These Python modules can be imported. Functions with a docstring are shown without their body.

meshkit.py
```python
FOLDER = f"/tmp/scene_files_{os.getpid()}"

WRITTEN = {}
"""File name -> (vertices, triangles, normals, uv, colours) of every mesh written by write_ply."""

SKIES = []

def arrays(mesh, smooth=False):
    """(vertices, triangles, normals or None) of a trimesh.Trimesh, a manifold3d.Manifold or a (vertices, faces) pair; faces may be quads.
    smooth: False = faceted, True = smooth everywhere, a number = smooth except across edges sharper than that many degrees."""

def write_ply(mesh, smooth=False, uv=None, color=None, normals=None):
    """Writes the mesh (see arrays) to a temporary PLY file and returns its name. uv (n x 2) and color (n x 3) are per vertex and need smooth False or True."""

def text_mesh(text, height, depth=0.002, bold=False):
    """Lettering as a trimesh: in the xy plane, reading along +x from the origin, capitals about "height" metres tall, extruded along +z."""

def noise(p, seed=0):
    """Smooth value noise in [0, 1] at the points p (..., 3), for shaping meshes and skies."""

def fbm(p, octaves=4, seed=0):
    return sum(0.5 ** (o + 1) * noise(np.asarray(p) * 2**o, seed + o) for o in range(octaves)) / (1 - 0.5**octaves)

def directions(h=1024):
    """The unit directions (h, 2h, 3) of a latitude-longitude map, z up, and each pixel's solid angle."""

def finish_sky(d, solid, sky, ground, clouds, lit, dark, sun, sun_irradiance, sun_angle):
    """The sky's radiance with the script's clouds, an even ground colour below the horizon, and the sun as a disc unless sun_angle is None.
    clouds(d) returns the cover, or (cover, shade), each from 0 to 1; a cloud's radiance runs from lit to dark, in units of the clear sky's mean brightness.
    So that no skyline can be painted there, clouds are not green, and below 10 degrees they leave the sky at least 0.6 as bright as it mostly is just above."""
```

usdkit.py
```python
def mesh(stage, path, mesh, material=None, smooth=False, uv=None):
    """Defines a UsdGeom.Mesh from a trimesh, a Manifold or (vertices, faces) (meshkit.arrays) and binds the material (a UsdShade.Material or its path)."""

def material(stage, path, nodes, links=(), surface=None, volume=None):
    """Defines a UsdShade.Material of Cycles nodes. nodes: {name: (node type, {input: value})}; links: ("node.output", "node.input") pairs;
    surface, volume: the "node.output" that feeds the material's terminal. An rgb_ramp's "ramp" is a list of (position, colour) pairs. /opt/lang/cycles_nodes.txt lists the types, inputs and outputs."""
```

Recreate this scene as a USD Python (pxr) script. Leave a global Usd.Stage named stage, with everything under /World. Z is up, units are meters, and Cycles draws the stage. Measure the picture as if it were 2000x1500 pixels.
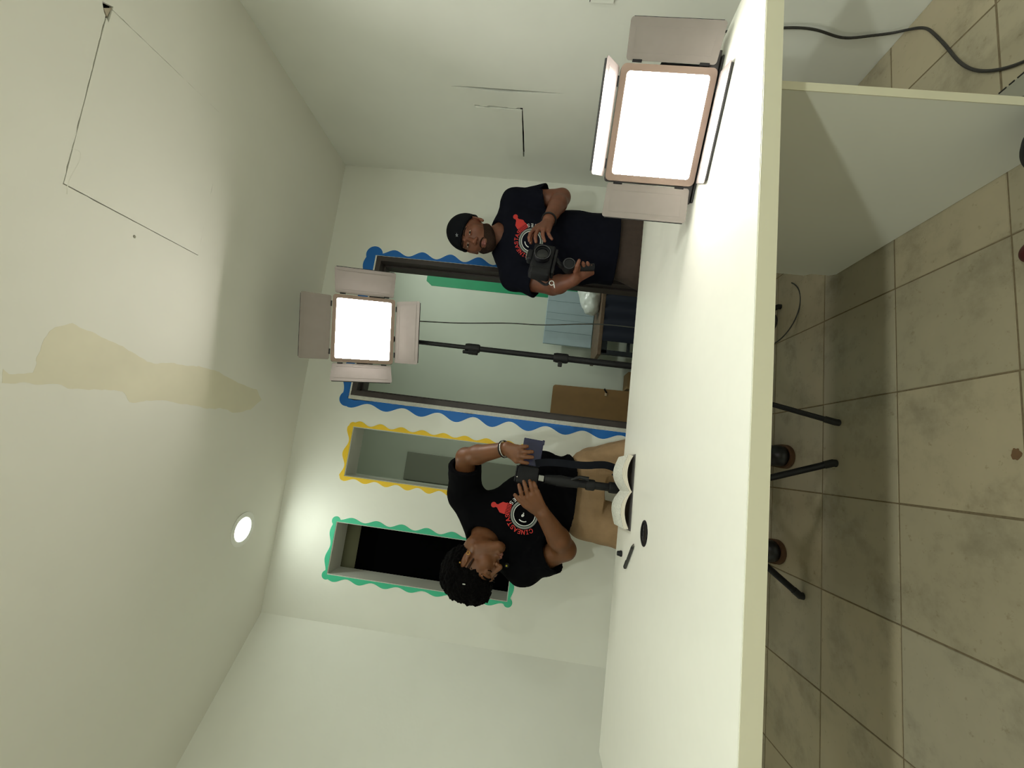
import math, random
import numpy as np
import trimesh
import shapely
from shapely import affinity
from shapely.geometry import Polygon, Point, LineString, box as sbox
from shapely.ops import unary_union
import usdkit, meshkit
from pxr import Usd, UsdGeom, UsdLux, Gf, Sdf, UsdShade

random.seed(7)
rng = np.random.default_rng(7)
stage = Usd.Stage.CreateInMemory()
UsdGeom.SetStageUpAxis(stage, UsdGeom.Tokens.z)
UsdGeom.SetStageMetersPerUnit(stage, 1.0)
WORLD = UsdGeom.Xform.Define(stage, '/World').GetPrim()

# ------------------------------------------------------------------ camera, exposure, lights' strengths
EYE = np.array([0.0, 0.0, 1.114])            # phone held sideways at chest height
FOC = 831.9                                  # focal length in pixels of the 2000 x 1500 frame (ultra-wide)
def _rotvec(v):
    a = np.linalg.norm(v); k = np.asarray(v) / a
    K = np.array([[0, -k[2], k[1]], [k[2], 0, -k[0]], [-k[1], k[0], 0]])
    return np.eye(3) + math.sin(a) * K + (1 - math.cos(a)) * K @ K
RM = _rotvec([-0.0582, -0.1646, 0.123])      # rows: right, down, forward of the upright view in (x right, y down, z depth)
def _w(r): return np.array([r[0], r[2], -r[1]])
V_RIGHT, V_DOWN, V_FWD = _w(RM[0]), _w(RM[1]), _w(RM[2])
cam = UsdGeom.Camera.Define(stage, '/World/view_camera')
cx, cy, cz = V_DOWN, V_RIGHT, -V_FWD         # the phone lies on its side: picture right is down in the room
cam.AddTransformOp().Set(Gf.Matrix4d(*cx, 0, *cy, 0, *cz, 0, *EYE, 1))
cam.CreateHorizontalApertureAttr(36.0)
cam.CreateFocalLengthAttr(36.0 * FOC / 2000.0)
cam.CreateClippingRangeAttr(Gf.Vec2f(0.02, 100))
cam.CreateExposureAttr(0.1)
LED_A, LED_B, DOWN, MID_LEFT, MID_RIGHT, REAR_LEFT, REAR_RIGHT, DOWN_BACK = 34.0, 30.0, 62.0, 60.0, 225.0, 960.0, 420.0, 580.0   # radiances of the lamps
LED_COL = (1.0, 0.95, 0.89)
DOWN_COL = (0.93, 1.0, 0.90)

def ray(x, y):
    d = np.array([(750 - y) / FOC, (x - 1000) / FOC, 1.0])
    return d[0] * V_RIGHT + d[1] * V_DOWN + d[2] * V_FWD
def at(x, y, Y):                             # the room point at depth Y seen in direction (x, y) of the photo
    d = ray(x, y); return EYE + d * (Y / d[1])
def at_z(x, y, z):
    d = ray(x, y); return EYE + d * ((z - EYE[2]) / d[2])
def at_x(x, y, X):
    d = ray(x, y); return EYE + d * (X / d[0])

# ------------------------------------------------------------------ helpers
def lin(c):
    c = np.asarray(c, float) / 255.0
    return tuple(np.where(c <= 0.04045, c / 12.92, ((c + 0.055) / 1.055) ** 2.4))
LOOKS = '/World/Looks'
UsdGeom.Scope.Define(stage, LOOKS)
MATS = {}
def mat(name, rgb, rough=0.5, vary=0.0, scale=6.0, bump=0.0, bscale=40.0, metal=0.0, spec=0.5, detail=4, sss=0.0, sheen=0.0, coat=0.0):
    if name in MATS: return MATS[name]
    base = lin(rgb)
    n = {'p': ('principled_bsdf', {'base_color': base, 'roughness': rough, 'metallic': metal, 'specular_ior_level': spec})}
    if sss: n['p'][1].update(subsurface_weight=sss, subsurface_scale=0.006)
    if sheen: n['p'][1].update(sheen_weight=sheen, sheen_roughness=0.5)
    if coat: n['p'][1].update(coat_weight=coat, coat_roughness=0.1)
    L = []
    if vary or bump: n['g'] = ('geometry', {})
    if vary:
        n['n'] = ('noise_texture', {'scale': scale, 'detail': detail, 'roughness': 0.6})
        n['r'] = ('rgb_ramp', {'ramp': [(0.25, tuple(np.array(base) * (1 - vary))), (0.75, tuple(np.minimum(np.array(base) * (1 + vary), 1)))]})
        L += [('g.position', 'n.vector'), ('n.fac', 'r.fac'), ('r.color', 'p.base_color')]
    if bump:
        n['bn'] = ('noise_texture', {'scale': bscale, 'detail': 3.0})
        n['b'] = ('bump', {'strength': min(bump, 1.0), 'distance': 0.004})
        L += [('g.position', 'bn.vector'), ('bn.fac', 'b.height'), ('b.normal', 'p.normal')]
    MATS[name] = usdkit.material(stage, f'{LOOKS}/{name}', n, L, surface='p.BSDF')
    return MATS[name]
def emit(name, rgb, strength):
    MATS[name] = usdkit.material(stage, f'{LOOKS}/{name}', {'e': ('emission', {'color': rgb, 'strength': strength})}, surface='e.emission')
    return MATS[name]

USED = {}
def path_for(name, parent):
    n = USED.get((parent, name), 0); USED[(parent, name)] = n + 1
    return f"{parent}/{name}" if n == 0 else f"{parent}/{name}_{n:03d}"
ORIGIN = {}
def keys(prim, label=None, cat=None, group=None, kind=None):
    for k, v in (('label', label), ('category', cat), ('group', group), ('kind', kind)):
        if v: prim.SetCustomDataByKey(k, v)
def thing(name, label, cat, origin=(0, 0, 0), group=None, kind=None):
    p = path_for(name, '/World'); x = UsdGeom.Xform.Define(stage, p)
    o = np.asarray(origin, float); x.AddTranslateOp().Set(Gf.Vec3d(*o)); ORIGIN[p] = o
    keys(x.GetPrim(), label, cat, group, kind); return p
def part(parent, name, mesh, m, smooth=35, label=None, kind=None):
    """One mesh given in room coordinates, as a child of a thing (or of one of its parts)."""
    p = path_for(name, parent)
    o = ORIGIN[parent]
    if not isinstance(mesh, trimesh.Trimesh):
        v, f, _ = meshkit.arrays(mesh); mesh = trimesh.Trimesh(v, f, process=False)
    mesh = mesh.copy(); mesh.vertices = mesh.vertices - o
    g = usdkit.mesh(stage, p, mesh, m, smooth=smooth); ORIGIN[p] = o
    if label or kind: keys(g.GetPrim(), label, None, None, kind)
    return p
def single(name, mesh, m, label, cat, smooth=35, group=None, kind=None):
    """A thing of one mesh."""
    p = path_for(name, '/World')
    c = mesh.bounds.mean(0); c[2] = mesh.bounds[0][2]
    mesh = mesh.copy(); mesh.vertices = mesh.vertices - c
    g = usdkit.mesh(stage, p, mesh, m, smooth=smooth); g.AddTranslateOp().Set(Gf.Vec3d(*c)); ORIGIN[p] = c
    keys(g.GetPrim(), label, cat, group, kind); return p

cat_ = trimesh.util.concatenate
def box(lo, hi):
    lo, hi = np.minimum(lo, hi), np.maximum(lo, hi)
    b = trimesh.creation.box(hi - lo); b.apply_translation((lo + hi) / 2); return b
def rbox(lo, hi, r=0.003, seg=2):
    """Box with rounded edges: the hull of eight small spheres."""
    lo, hi = np.minimum(np.asarray(lo, float), hi), np.maximum(np.asarray(lo, float), hi)
    r = min(r, *(0.49 * (hi - lo)))
    s = trimesh.creation.icosphere(subdivisions=seg - 1, radius=r).vertices
    pts = np.vstack([s + np.where([i, j, k], hi - r, lo + r) for i in (0, 1) for j in (0, 1) for k in (0, 1)])
    return trimesh.Trimesh(pts).convex_hull
def frame_of(x, z):
    x = np.asarray(x, float) / np.linalg.norm(x); z = np.asarray(z, float); z = z - x * (z @ x); z /= np.linalg.norm(z)
    return np.stack([x, np.cross(z, x), z], 1)
def placed(mesh, Rot, t):
    m = mesh.copy(); m.vertices = m.vertices @ np.asarray(Rot).T + t; return m
def tube(pts, r, n=10, caps=True):
    p = np.asarray(pts, float); r = np.broadcast_to(r, (len(p),)).astype(float)
    t = np.gradient(p, axis=0); t /= np.linalg.norm(t, axis=1, keepdims=True) + 1e-12
    ref = np.array([0, 0, 1.0]) if abs(t[0][2]) < 0.9 else np.array([1.0, 0, 0])
    a = np.cross(t[0], ref); a /= np.linalg.norm(a); A = []
    for i in range(len(p)):
        a = a - t[i] * (a @ t[i]); a /= np.linalg.norm(a); A.append(a.copy())
    A = np.array(A); B = np.cross(t, A); th = np.arange(n) * 2 * np.pi / n
    v = p[:, None] + r[:, None, None] * (np.cos(th)[None, :, None] * A[:, None] + np.sin(th)[None, :, None] * B[:, None])
    f = []
    for i in range(len(p) - 1):
        for j in range(n):
            k = (j + 1) % n
            f += [[i * n + j, i * n + k, (i + 1) * n + k], [i * n + j, (i + 1) * n + k, (i + 1) * n + j]]
    v = v.reshape(-1, 3)
    if caps:
        m0, m1 = len(v), len(v) + 1; v = np.vstack([v, p[:1], p[-1:]]); e = (len(p) - 1) * n
        for j in range(n):
            k = (j + 1) % n; f += [[m0, k, j], [m1, e + j, e + k]]
    m = trimesh.Trimesh(v, np.array(f), process=False)
    return m
def spline(pts, n=60):
    from scipy.interpolate import CubicSpline
    p = np.asarray(pts, float); s = np.r_[0, np.cumsum(np.linalg.norm(np.diff(p, axis=0), axis=1))]
    return CubicSpline(s, p)(np.linspace(0, s[-1], n))
def cyl(a, b, r, r2=None, n=24):
    return tube([a, np.asarray(a) + (np.asarray(b) - a) * 0.5, b], [r, (r + (r2 or r)) / 2, r2 or r], n)
def lathe(profile, n=40):
    """Profile of (radius, height) turned about z."""
    m = trimesh.creation.revolve(np.asarray(profile, float), sections=n); m.fix_normals(); return m
def prism(poly, depth):
    gs = getattr(poly, 'geoms', [poly])
    return cat_([trimesh.creation.extrude_polygon(g, depth, engine='earcut') for g in gs if g.area > 1e-9])
def wallxz(poly, y0, y1):
    """Polygon in (x, z) extruded from y0 to y1."""
    m = prism(poly, abs(y1 - y0)); v = m.vertices.copy()
    m.vertices = np.stack([v[:, 0], max(y0, y1) - v[:, 2], v[:, 1]], 1); return m
def wallyz(poly, x0, x1):
    m = prism(poly, abs(x1 - x0)); v = m.vertices.copy()
    m.vertices = np.stack([v[:, 2] + min(x0, x1), v[:, 0], v[:, 1]], 1); return m

# ------------------------------------------------------------------ solid modelling on a grid, for people and soft things
class Blob:
    def __init__(s, lo, hi, h):
        s.h = h; s.lo = np.asarray(lo, float); n = np.ceil((np.asarray(hi) - s.lo) / h).astype(int) + 1
        s.ax = [s.lo[i] + h * np.arange(n[i]) for i in range(3)]; s.f = np.full(n, 0.06, np.float32)
    def region(s, lo, hi):
        sl = tuple(slice(max(0, int(np.searchsorted(s.ax[i], lo[i]))), int(np.searchsorted(s.ax[i], hi[i]))) for i in range(3))
        X = [s.ax[i][sl[i]].astype(np.float32) for i in range(3)]
        return sl, np.stack(np.meshgrid(*X, indexing='ij'), -1)
    def mix(s, sl, d, k, cut):
        f = s.f[sl]
        if cut: f = -f
        hh = np.maximum(k - np.abs(f - d), 0) / max(k, 1e-6)
        g = np.minimum(f, d) - hh * hh * k * 0.25
        s.f[sl] = -g if cut else g
    def cone(s, a, b, ra, rb=None, k=0.012, flat=None, clip=(), cut=False):
        a, b = np.asarray(a, float), np.asarray(b, float); rb = ra if rb is None else rb
        pad = max(ra, rb) * (1.0 / min(1, flat[1]) if flat and flat[1] > 1 else 1) + k + 3 * s.h
        sl, p = s.region(np.minimum(a, b) - pad, np.maximum(a, b) + pad)
        if p.size == 0: return s
        ab = b - a; q = p - a.astype(np.float32); sc = 1.0
        if flat is not None:
            n, sc = np.asarray(flat[0], float) / np.linalg.norm(flat[0]), flat[1]
            an = ab @ n; ab2 = ab + n * an * (1 / sc - 1)
            q = q + (q @ n.astype(np.float32))[..., None] * (n * (1 / sc - 1)).astype(np.float32)
        else: ab2 = ab
        t = np.clip((q @ ab2.astype(np.float32)) / max(ab2 @ ab2, 1e-9), 0, 1)
        d = np.linalg.norm(q - t[..., None] * ab2.astype(np.float32), axis=-1) - (ra + (rb - ra) * t)
        d = d * min(1, sc) if sc < 1 else d
        for n, o in clip:
            n = np.asarray(n, float) / np.linalg.norm(n); d = np.maximum(d, (p - np.asarray(o, np.float32)) @ n.astype(np.float32))
        s.mix(sl, d, k, cut); return s
    def ell(s, c, r, Rot=np.eye(3), k=0.012, cut=False, clip=()):
        c, r = np.asarray(c, float), np.asarray(r, float); pad = r.max() + k + 3 * s.h
        sl, p = s.region(c - pad, c + pad)
        if p.size == 0: return s
        q = ((p - c.astype(np.float32)) @ np.asarray(Rot, np.float32)) / r.astype(np.float32)
        l = np.linalg.norm(q, axis=-1); l2 = np.linalg.norm(q / r.astype(np.float32), axis=-1)
        d = l * (l - 1) / np.maximum(l2, 1e-6)
        for n, o in clip:
            n = np.asarray(n, float) / np.linalg.norm(n); d = np.maximum(d, (p - np.asarray(o, np.float32)) @ n.astype(np.float32))
        s.mix(sl, d, k, cut); return s
    def halfspace(s, n, o):
        n = np.asarray(n, np.float32) / np.linalg.norm(n); X = np.stack(np.meshgrid(*[a.astype(np.float32) for a in s.ax], indexing='ij'), -1)
        s.f = np.maximum(s.f, (X - np.asarray(o, np.float32)) @ n); return s
    def wrinkle(s, amp, freq, seed=0, stretch=(1, 1, 1)):
        i = np.argwhere(np.abs(s.f) < 0.02); p = np.stack([s.ax[k][i[:, k]] for k in range(3)], 1)
        s.f[tuple(i.T)] += (amp * (meshkit.fbm(p * freq * np.asarray(stretch), 2, seed) - 0.5) * 2).astype(np.float32); return s
    def mesh(s, keep=True):
        f = s.f; S = f < 0; n = np.array(f.shape) - 1
        cnt = np.zeros(n, np.int8); C = [(i, j, k) for i in (0, 1) for j in (0, 1) for k in (0, 1)]
        for i, j, k in C: cnt += S[i:n[0] + i, j:n[1] + j, k:n[2] + k]
        cell = np.argwhere((cnt > 0) & (cnt < 8)); val = np.stack([f[tuple((cell + c).T)] for c in C], 1)
        acc, num = np.zeros((len(cell), 3)), np.zeros(len(cell)); CA = np.array(C)
        for a in range(8):
            for b in range(a + 1, 8):
                if np.abs(CA[a] - CA[b]).sum() != 1: continue
                x = (val[:, a] < 0) != (val[:, b] < 0); t = val[x, a] / (val[x, a] - val[x, b])
                acc[x] += CA[a] + t[:, None] * (CA[b] - CA[a]); num[x] += 1
        v = s.lo + s.h * (cell + acc / num[:, None])
        ids = np.full(n, -1, np.int32); ids[tuple(cell.T)] = np.arange(len(cell)); F = []
        for ax in range(3):
            u, w = (ax + 1) % 3, (ax + 2) % 3
            sa = [slice(None)] * 3; sb = [slice(None)] * 3; sa[ax] = slice(0, -1); sb[ax] = slice(1, None)
            A, B = S[tuple(sa)], S[tuple(sb)]
            e = np.argwhere(A != B); e = e[(e[:, u] > 0) & (e[:, w] > 0) & (e[:, u] < n[u]) & (e[:, w] < n[w])]
            flip = ~A[tuple(e.T)]
            def at4(du, dw):
                q = e.copy(); q[:, u] -= du; q[:, w] -= dw; return ids[tuple(q.T)]
            q = np.stack([at4(1, 1), at4(0, 1), at4(0, 0), at4(1, 0)], 1); q[flip] = q[flip][:, ::-1]; F.append(q)
        q = np.vstack(F); q = q[(q >= 0).all(1)]
        m = trimesh.Trimesh(v, np.vstack([q[:, [0, 1, 2]], q[:, [0, 2, 3]]]), process=False)
        return m
# ------------------------------------------------------------------ materials of the room
WALL = mat('white_wall_paint', (235, 236, 228), 0.75, vary=0.035, scale=2.2, bump=0.10, bscale=60, spec=0.25)
CEIL = mat('ceiling_paint', (232, 231, 221), 0.85, vary=0.03, scale=1.6, bump=0.06, bscale=45, spec=0.2)
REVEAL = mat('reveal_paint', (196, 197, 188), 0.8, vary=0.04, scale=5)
BACKW = mat('back_room_paint', (212, 218, 206), 0.8, vary=0.04, scale=1.5, bump=0.08)
LAM = mat('white_laminate', (233, 232, 222), 0.32, vary=0.012, scale=30, spec=0.4)
LAMEDGE = mat('laminate_edge', (205, 201, 178), 0.4)
BLACKP = mat('black_plastic', (18, 18, 21), 0.5, spec=0.3)
BLACKM = mat('black_metal', (18, 18, 22), 0.45, spec=0.3)
DOORF = mat('dark_door_frame', (58, 50, 50), 0.5, vary=0.2, scale=14, bump=0.1)
PLASTER = mat('rough_plaster', (206, 205, 198), 0.9, vary=0.12, scale=50, bump=0.6, bscale=150)
BLUE = mat('blue_paint', (8, 104, 190), 0.55, vary=0.05, scale=8)
YELLOW = mat('yellow_paint', (240, 200, 40), 0.55, vary=0.04, scale=8)
GREEN = mat('green_paint', (62, 190, 148), 0.55, vary=0.04, scale=8)
GROUT = mat('dark_grout', (118, 104, 80), 0.9, vary=0.2, scale=60)
DARKV = mat('void_dark', (8, 8, 9), 0.9)
WT = 0.15                                    # wall thickness
BY, RX, CZ = 2.322, 1.618, 2.44
LC = np.array([-0.976, BY]); LDIR = np.array([-0.435, -0.39]) / np.hypot(0.435, 0.39)
L2 = LC + LDIR * 2.1                         # far end of the slanting left wall
FY = -2.2
def tilt(m):                                 # the ceiling is not quite level
    m.vertices[:, 2] += 0.02 * (m.vertices[:, 0]); return m

# --- floor: grout bed and one mesh for each tile
T, TX0, TY0 = 0.3445, 0.0, 1.041
p = path_for('floor', '/World'); UsdGeom.Xform.Define(stage, p); ORIGIN[p] = np.zeros(3); keys(stage.GetPrimAtPath(p), 'beige ceramic tile floor with dirty joints', None, None, 'structure')
room_poly = Polygon([(RX, BY), (RX, FY), (L2[0], FY), tuple(L2), tuple(LC)])
m = prism(room_poly, 0.05); m.vertices[:, 2] -= 0.0519; part(p, 'grout_bed', m, GROUT, smooth=False)
def tile_mat(i):
    k = [(173, 162, 136), (168, 158, 134), (177, 165, 139), (170, 161, 139)][i]
    b = np.array(lin(k))
    n = {'g': ('geometry', {}), 'n': ('noise_texture', {'scale': 5.0, 'detail': 6.0, 'roughness': 0.65}), 'r': ('rgb_ramp', {'ramp': [(0.28, tuple(b * 0.72)), (0.5, tuple(b)), (0.75, tuple(b * 1.1))]}),
         'n2': ('noise_texture', {'scale': 38.0, 'detail': 5.0, 'roughness': 0.7}), 'r2': ('rgb_ramp', {'ramp': [(0.0, (1, 1, 1)), (0.60, (1, 1, 1)), (0.72, (0.62, 0.58, 0.5))]}),
         'm': ('mix_color', {'blend_type': 'multiply', 'fac': 0.8}), 'p': ('principled_bsdf', {'roughness': 0.36, 'specular_ior_level': 0.45}),
         'rr': ('map_range', {'from_min': 0.3, 'from_max': 0.7, 'to_min': 0.24, 'to_max': 0.5})}
    return usdkit.material(stage, f'{LOOKS}/floor_tile_{"abcd"[i]}', n, [('g.position', 'n.vector'), ('g.position', 'n2.vector'), ('n.fac', 'r.fac'), ('n2.fac', 'r2.fac'), ('r.color', 'm.a'), ('r2.color', 'm.b'), ('m.result', 'p.base_color'), ('n.fac', 'rr.value'), ('rr.result', 'p.roughness')], surface='p.BSDF')
TM = [tile_mat(i) for i in range(4)]
inset = room_poly.buffer(-0.001)
for i in range(-8, 6):
    for j in range(-6, 5):
        x0, y0 = TX0 + i * T, TY0 + j * T
        q = sbox(x0 + 0.0021, y0 + 0.0021, x0 + T - 0.0021, y0 + T - 0.0021).intersection(inset)
        if q.is_empty or q.area < 1e-4 or q.geom_type != 'Polygon': continue
        top = q.buffer(-0.0012)
        a, b = prism(q, 0.0065), prism(top, 0.0012)
        a.vertices[:, 2] -= 0.008; b.vertices[:, 2] -= 0.0015
        dz = rng.uniform(-0.0006, 0.0006)
        m = cat_([a, b]); m.vertices[:, 2] += dz
        part(p, 'tile', m, TM[rng.integers(4)], smooth=False)

# --- ceiling with the cut-out hatch
HA = np.array([[1.112, 0.965], [0.562, 0.985], [0.585, 1.452], [1.155, 1.430]]) * 0.985 + np.array([0.006, 0.012])
hatch = Polygon(HA)
def jag(a, b, amp, n, seed):
    r = np.random.default_rng(seed); t = np.linspace(0, 1, n); a, b = np.asarray(a), np.asarray(b); d = b - a; nn = np.array([-d[1], d[0]]) / np.hypot(*d)
    w = r.normal(0, amp, n); w[[0, -1]] = 0
    return [tuple(a + d * ti + nn * wi) for ti, wi in zip(t, w)]
hole_ring = jag(HA[0] + [0.002, -0.003], HA[1] + [-0.0035, -0.002], 0.0007, 34, 1) + jag(HA[1] + [-0.0035, -0.001], HA[2] + [-0.0022, 0.001], 0.0004, 24, 2)[1:] + jag(HA[2] + [-0.0015, 0.001], HA[3], 0.0003, 20, 3)[1:] + jag(HA[3], HA[0] + [0.002, -0.003], 0.0004, 20, 4)[1:-1]
hole = Polygon(hole_ring).buffer(0)
chip = Polygon([(1.098, 0.944), (1.114, 0.972), (1.060, 0.972), (1.075, 0.955)])
LAMP = np.array([-0.512, 2.035]); REAR = ((-0.52, 0.45), (0.85, 0.40), (-0.55, -0.85), (0.85, -0.85))
rod_hole = Point(0.705, 1.245 + 0.0).buffer(0.0001)
dot_xyz = at_z(263, 462, CZ + 0.01)
ceil_poly = room_poly.buffer(0.0).difference(hole).difference(chip).difference(unary_union([Point(q).buffer(0.058, 32) for q in (LAMP, *REAR)])).difference(Point(dot_xyz[:2]).buffer(0.005))
ceil_poly = shapely.segmentize(ceil_poly, 3.0)
p = path_for('ceiling', '/World'); UsdGeom.Xform.Define(stage, p); ORIGIN[p] = np.zeros(3); keys(stage.GetPrimAtPath(p), 'white plasterboard ceiling with a stain and a cut-out hatch', None, None, 'structure')
CEILS = CEIL
m = prism(ceil_poly, 0.012); m.vertices[:, 2] += CZ; part(p, 'ceiling_board', tilt(m), CEILS, smooth=False)
m = prism(hatch.difference(chip), 0.0115); m.vertices[:, 2] += CZ - 0.0004; part(p, 'access_panel', tilt(m), CEILS, smooth=False, label='cut-out hatch panel in the ceiling with cracked edges')
m = prism(Polygon([(1.074, 0.968), (1.110, 0.972), (1.088, 0.955)]), 0.006); m.vertices[:, 2] += CZ + 0.004; part(p, 'broken_chip', tilt(m), mat('plasterboard_core', (190, 178, 160), 0.95), smooth=False)
ring = [at_z(150, 292, CZ), at_z(163, 296, CZ), at_z(152, 335, CZ), at_z(143, 352, CZ), at_z(138, 380, CZ)]
m = tube(spline([r + [0, 0, 0.0005] for r in ring], 30), 0.0016, 5); part(p, 'filler_ridge', tilt(m), CEILS, label='thin ridge of filler beside the hatch corner')
so = [(0, 722), (18, 730), (66, 728), (72, 706), (88, 672), (98, 648), (116, 638), (142, 631), (166, 640), (190, 652), (214, 668), (240, 676), (263, 691), (302, 711), (342, 709), (362, 716), (386, 717), (428, 725), (459, 745), (501, 761), (512, 780), (490, 800), (454, 806), (430, 796), (406, 798), (364, 790), (330, 782), (302, 781), (268, 786), (252, 784), (240, 768), (224, 762), (190, 760), (157, 759), (112, 752), (50, 748), (0, 746)]
sp2 = Polygon([tuple(at_z(x, y, CZ)[:2]) for x, y in so]).buffer(0); q = np.array(shapely.segmentize(sp2, 0.012).exterior.coords)
q = q + (np.stack([meshkit.fbm(np.c_[q * 30, q[:, :1] * 0], 3, 5), meshkit.fbm(np.c_[q * 30, q[:, :1] * 0], 3, 9)], 1) - 0.5) * 0.016
m = prism(Polygon(q).buffer(0), 0.0004); m.vertices[:, 2] += CZ - 0.00035
part(p, 'water_stain', tilt(m), mat('stained_paint', (226, 221, 198), 0.85, vary=0.05, scale=5, bump=0.06, bscale=45, spec=0.2), smooth=False, label='yellowish water stain across the ceiling paint')
m = prism(room_poly.buffer(0.3), 0.02); m.vertices[:, 2] += CZ + 0.25; part(p, 'roof_slab', m, DARKV, smooth=False)

# --- walls
OUT_B, OUT_R = BY + WT, RX + WT
door_hole = sbox(0.208, -0.1, 1.046, 2.165)
win1_hole = sbox(-0.236, 1.17, 0.036, 2.118)
win2_hole = sbox(-0.744, 1.155, -0.474, 2.112)
wb = sbox(LC[0] - 0.3, -0.05, OUT_R, CZ + 0.26).difference(unary_union([door_hole, win1_hole, win2_hole]))
g = usdkit.mesh(stage, path_for('wall_back', '/World'), wallxz(wb, BY, OUT_B), WALL); keys(g.GetPrim(), None, None, None, 'structure')
PL = Polygon([(1.793, 1.585), (1.790, 1.358), (2.117, 1.360), (2.128, 1.603)])
slit = [(1.686, 1.690), (1.682, 1.60), (1.682, 1.50), (1.6825, 1.40), (1.682, 1.30), (1.683, 1.158), (1.6905, 1.30), (1.6985, 1.40), (1.6970, 1.50), (1.6905, 1.60)]
gap = Polygon([(1.7895, 1.590), (1.7830, 1.588), (1.7835, 1.566), (1.7895, 1.560), (1.7890, 1.530), (1.7825, 1.520), (1.7835, 1.47), (1.7840, 1.43), (1.7890, 1.424), (1.7888, 1.39), (1.7820, 1.380), (1.7820, 1.356), (1.95, 1.353), (2.117, 1.3535), (2.117, 1.361), (1.80, 1.366), (1.7925, 1.37), (1.7935, 1.44), (1.7920, 1.47), (1.7945, 1.53), (1.7925, 1.56)]).buffer(0)
wr = sbox(FY - WT, -0.05, BY + 0.05, CZ + 0.26).difference(Polygon(slit)).difference(gap)
p = path_for('wall_right', '/World'); UsdGeom.Xform.Define(stage, p); ORIGIN[p] = np.zeros(3); keys(stage.GetPrimAtPath(p), None, None, None, 'structure')
part(p, 'wall_board', wallyz(wr, RX, RX + 0.03), WALL, smooth=False)
part(p, 'wall_core', box((RX + 0.031, FY - WT, -0.05), (OUT_R, BY + 0.05, CZ + 0.26)), mat('wall_core', (14, 14, 13), 0.95, spec=0.1), smooth=False)
m = wallyz(PL.buffer(-0.001), RX - 0.0035, RX + 0.001); part(p, 'patch_plate', m, WALL, smooth=False, label='square blank patch plate with dark gaps along two edges')
m = cat_([wallyz(Polygon([(1.15, 1.018), (1.284, 1.018), (1.2845, 1.10), (1.15, 1.10)]), RX - 0.006, RX + 0.001)]); part(p, 'wall_plate', m, WALL, smooth=False, label='small white blank plate near the edge of the photo')
part(p, 'plate_gap', wallyz(Polygon([(1.15, 1.1005), (1.285, 1.1005), (1.287, 1.103), (1.15, 1.1035)]), RX - 0.001, RX + 0.0008), DARKV, smooth=False)
n2 = np.array([-LDIR[1], LDIR[0]]); n2 = n2 if n2[0] < 0 else -n2
def slab2(a, b, nn, name):
    a, b = np.asarray(a), np.asarray(b)
    m = prism(Polygon([tuple(a), tuple(b), tuple(b + nn * WT), tuple(a + nn * WT)]), CZ + 0.31); m.vertices[:, 2] -= 0.05
    g = usdkit.mesh(stage, path_for(name, '/World'), m, WALL); keys(g.GetPrim(), None, None, None, 'structure')
slab2(LC, L2, n2, 'wall_left')
slab2(L2, (L2[0], FY), np.array([-1.0, 0]), 'wall_far_left')
slab2((L2[0] - WT, FY), (OUT_R, FY), np.array([0, -1.0]), 'wall_front')

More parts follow.
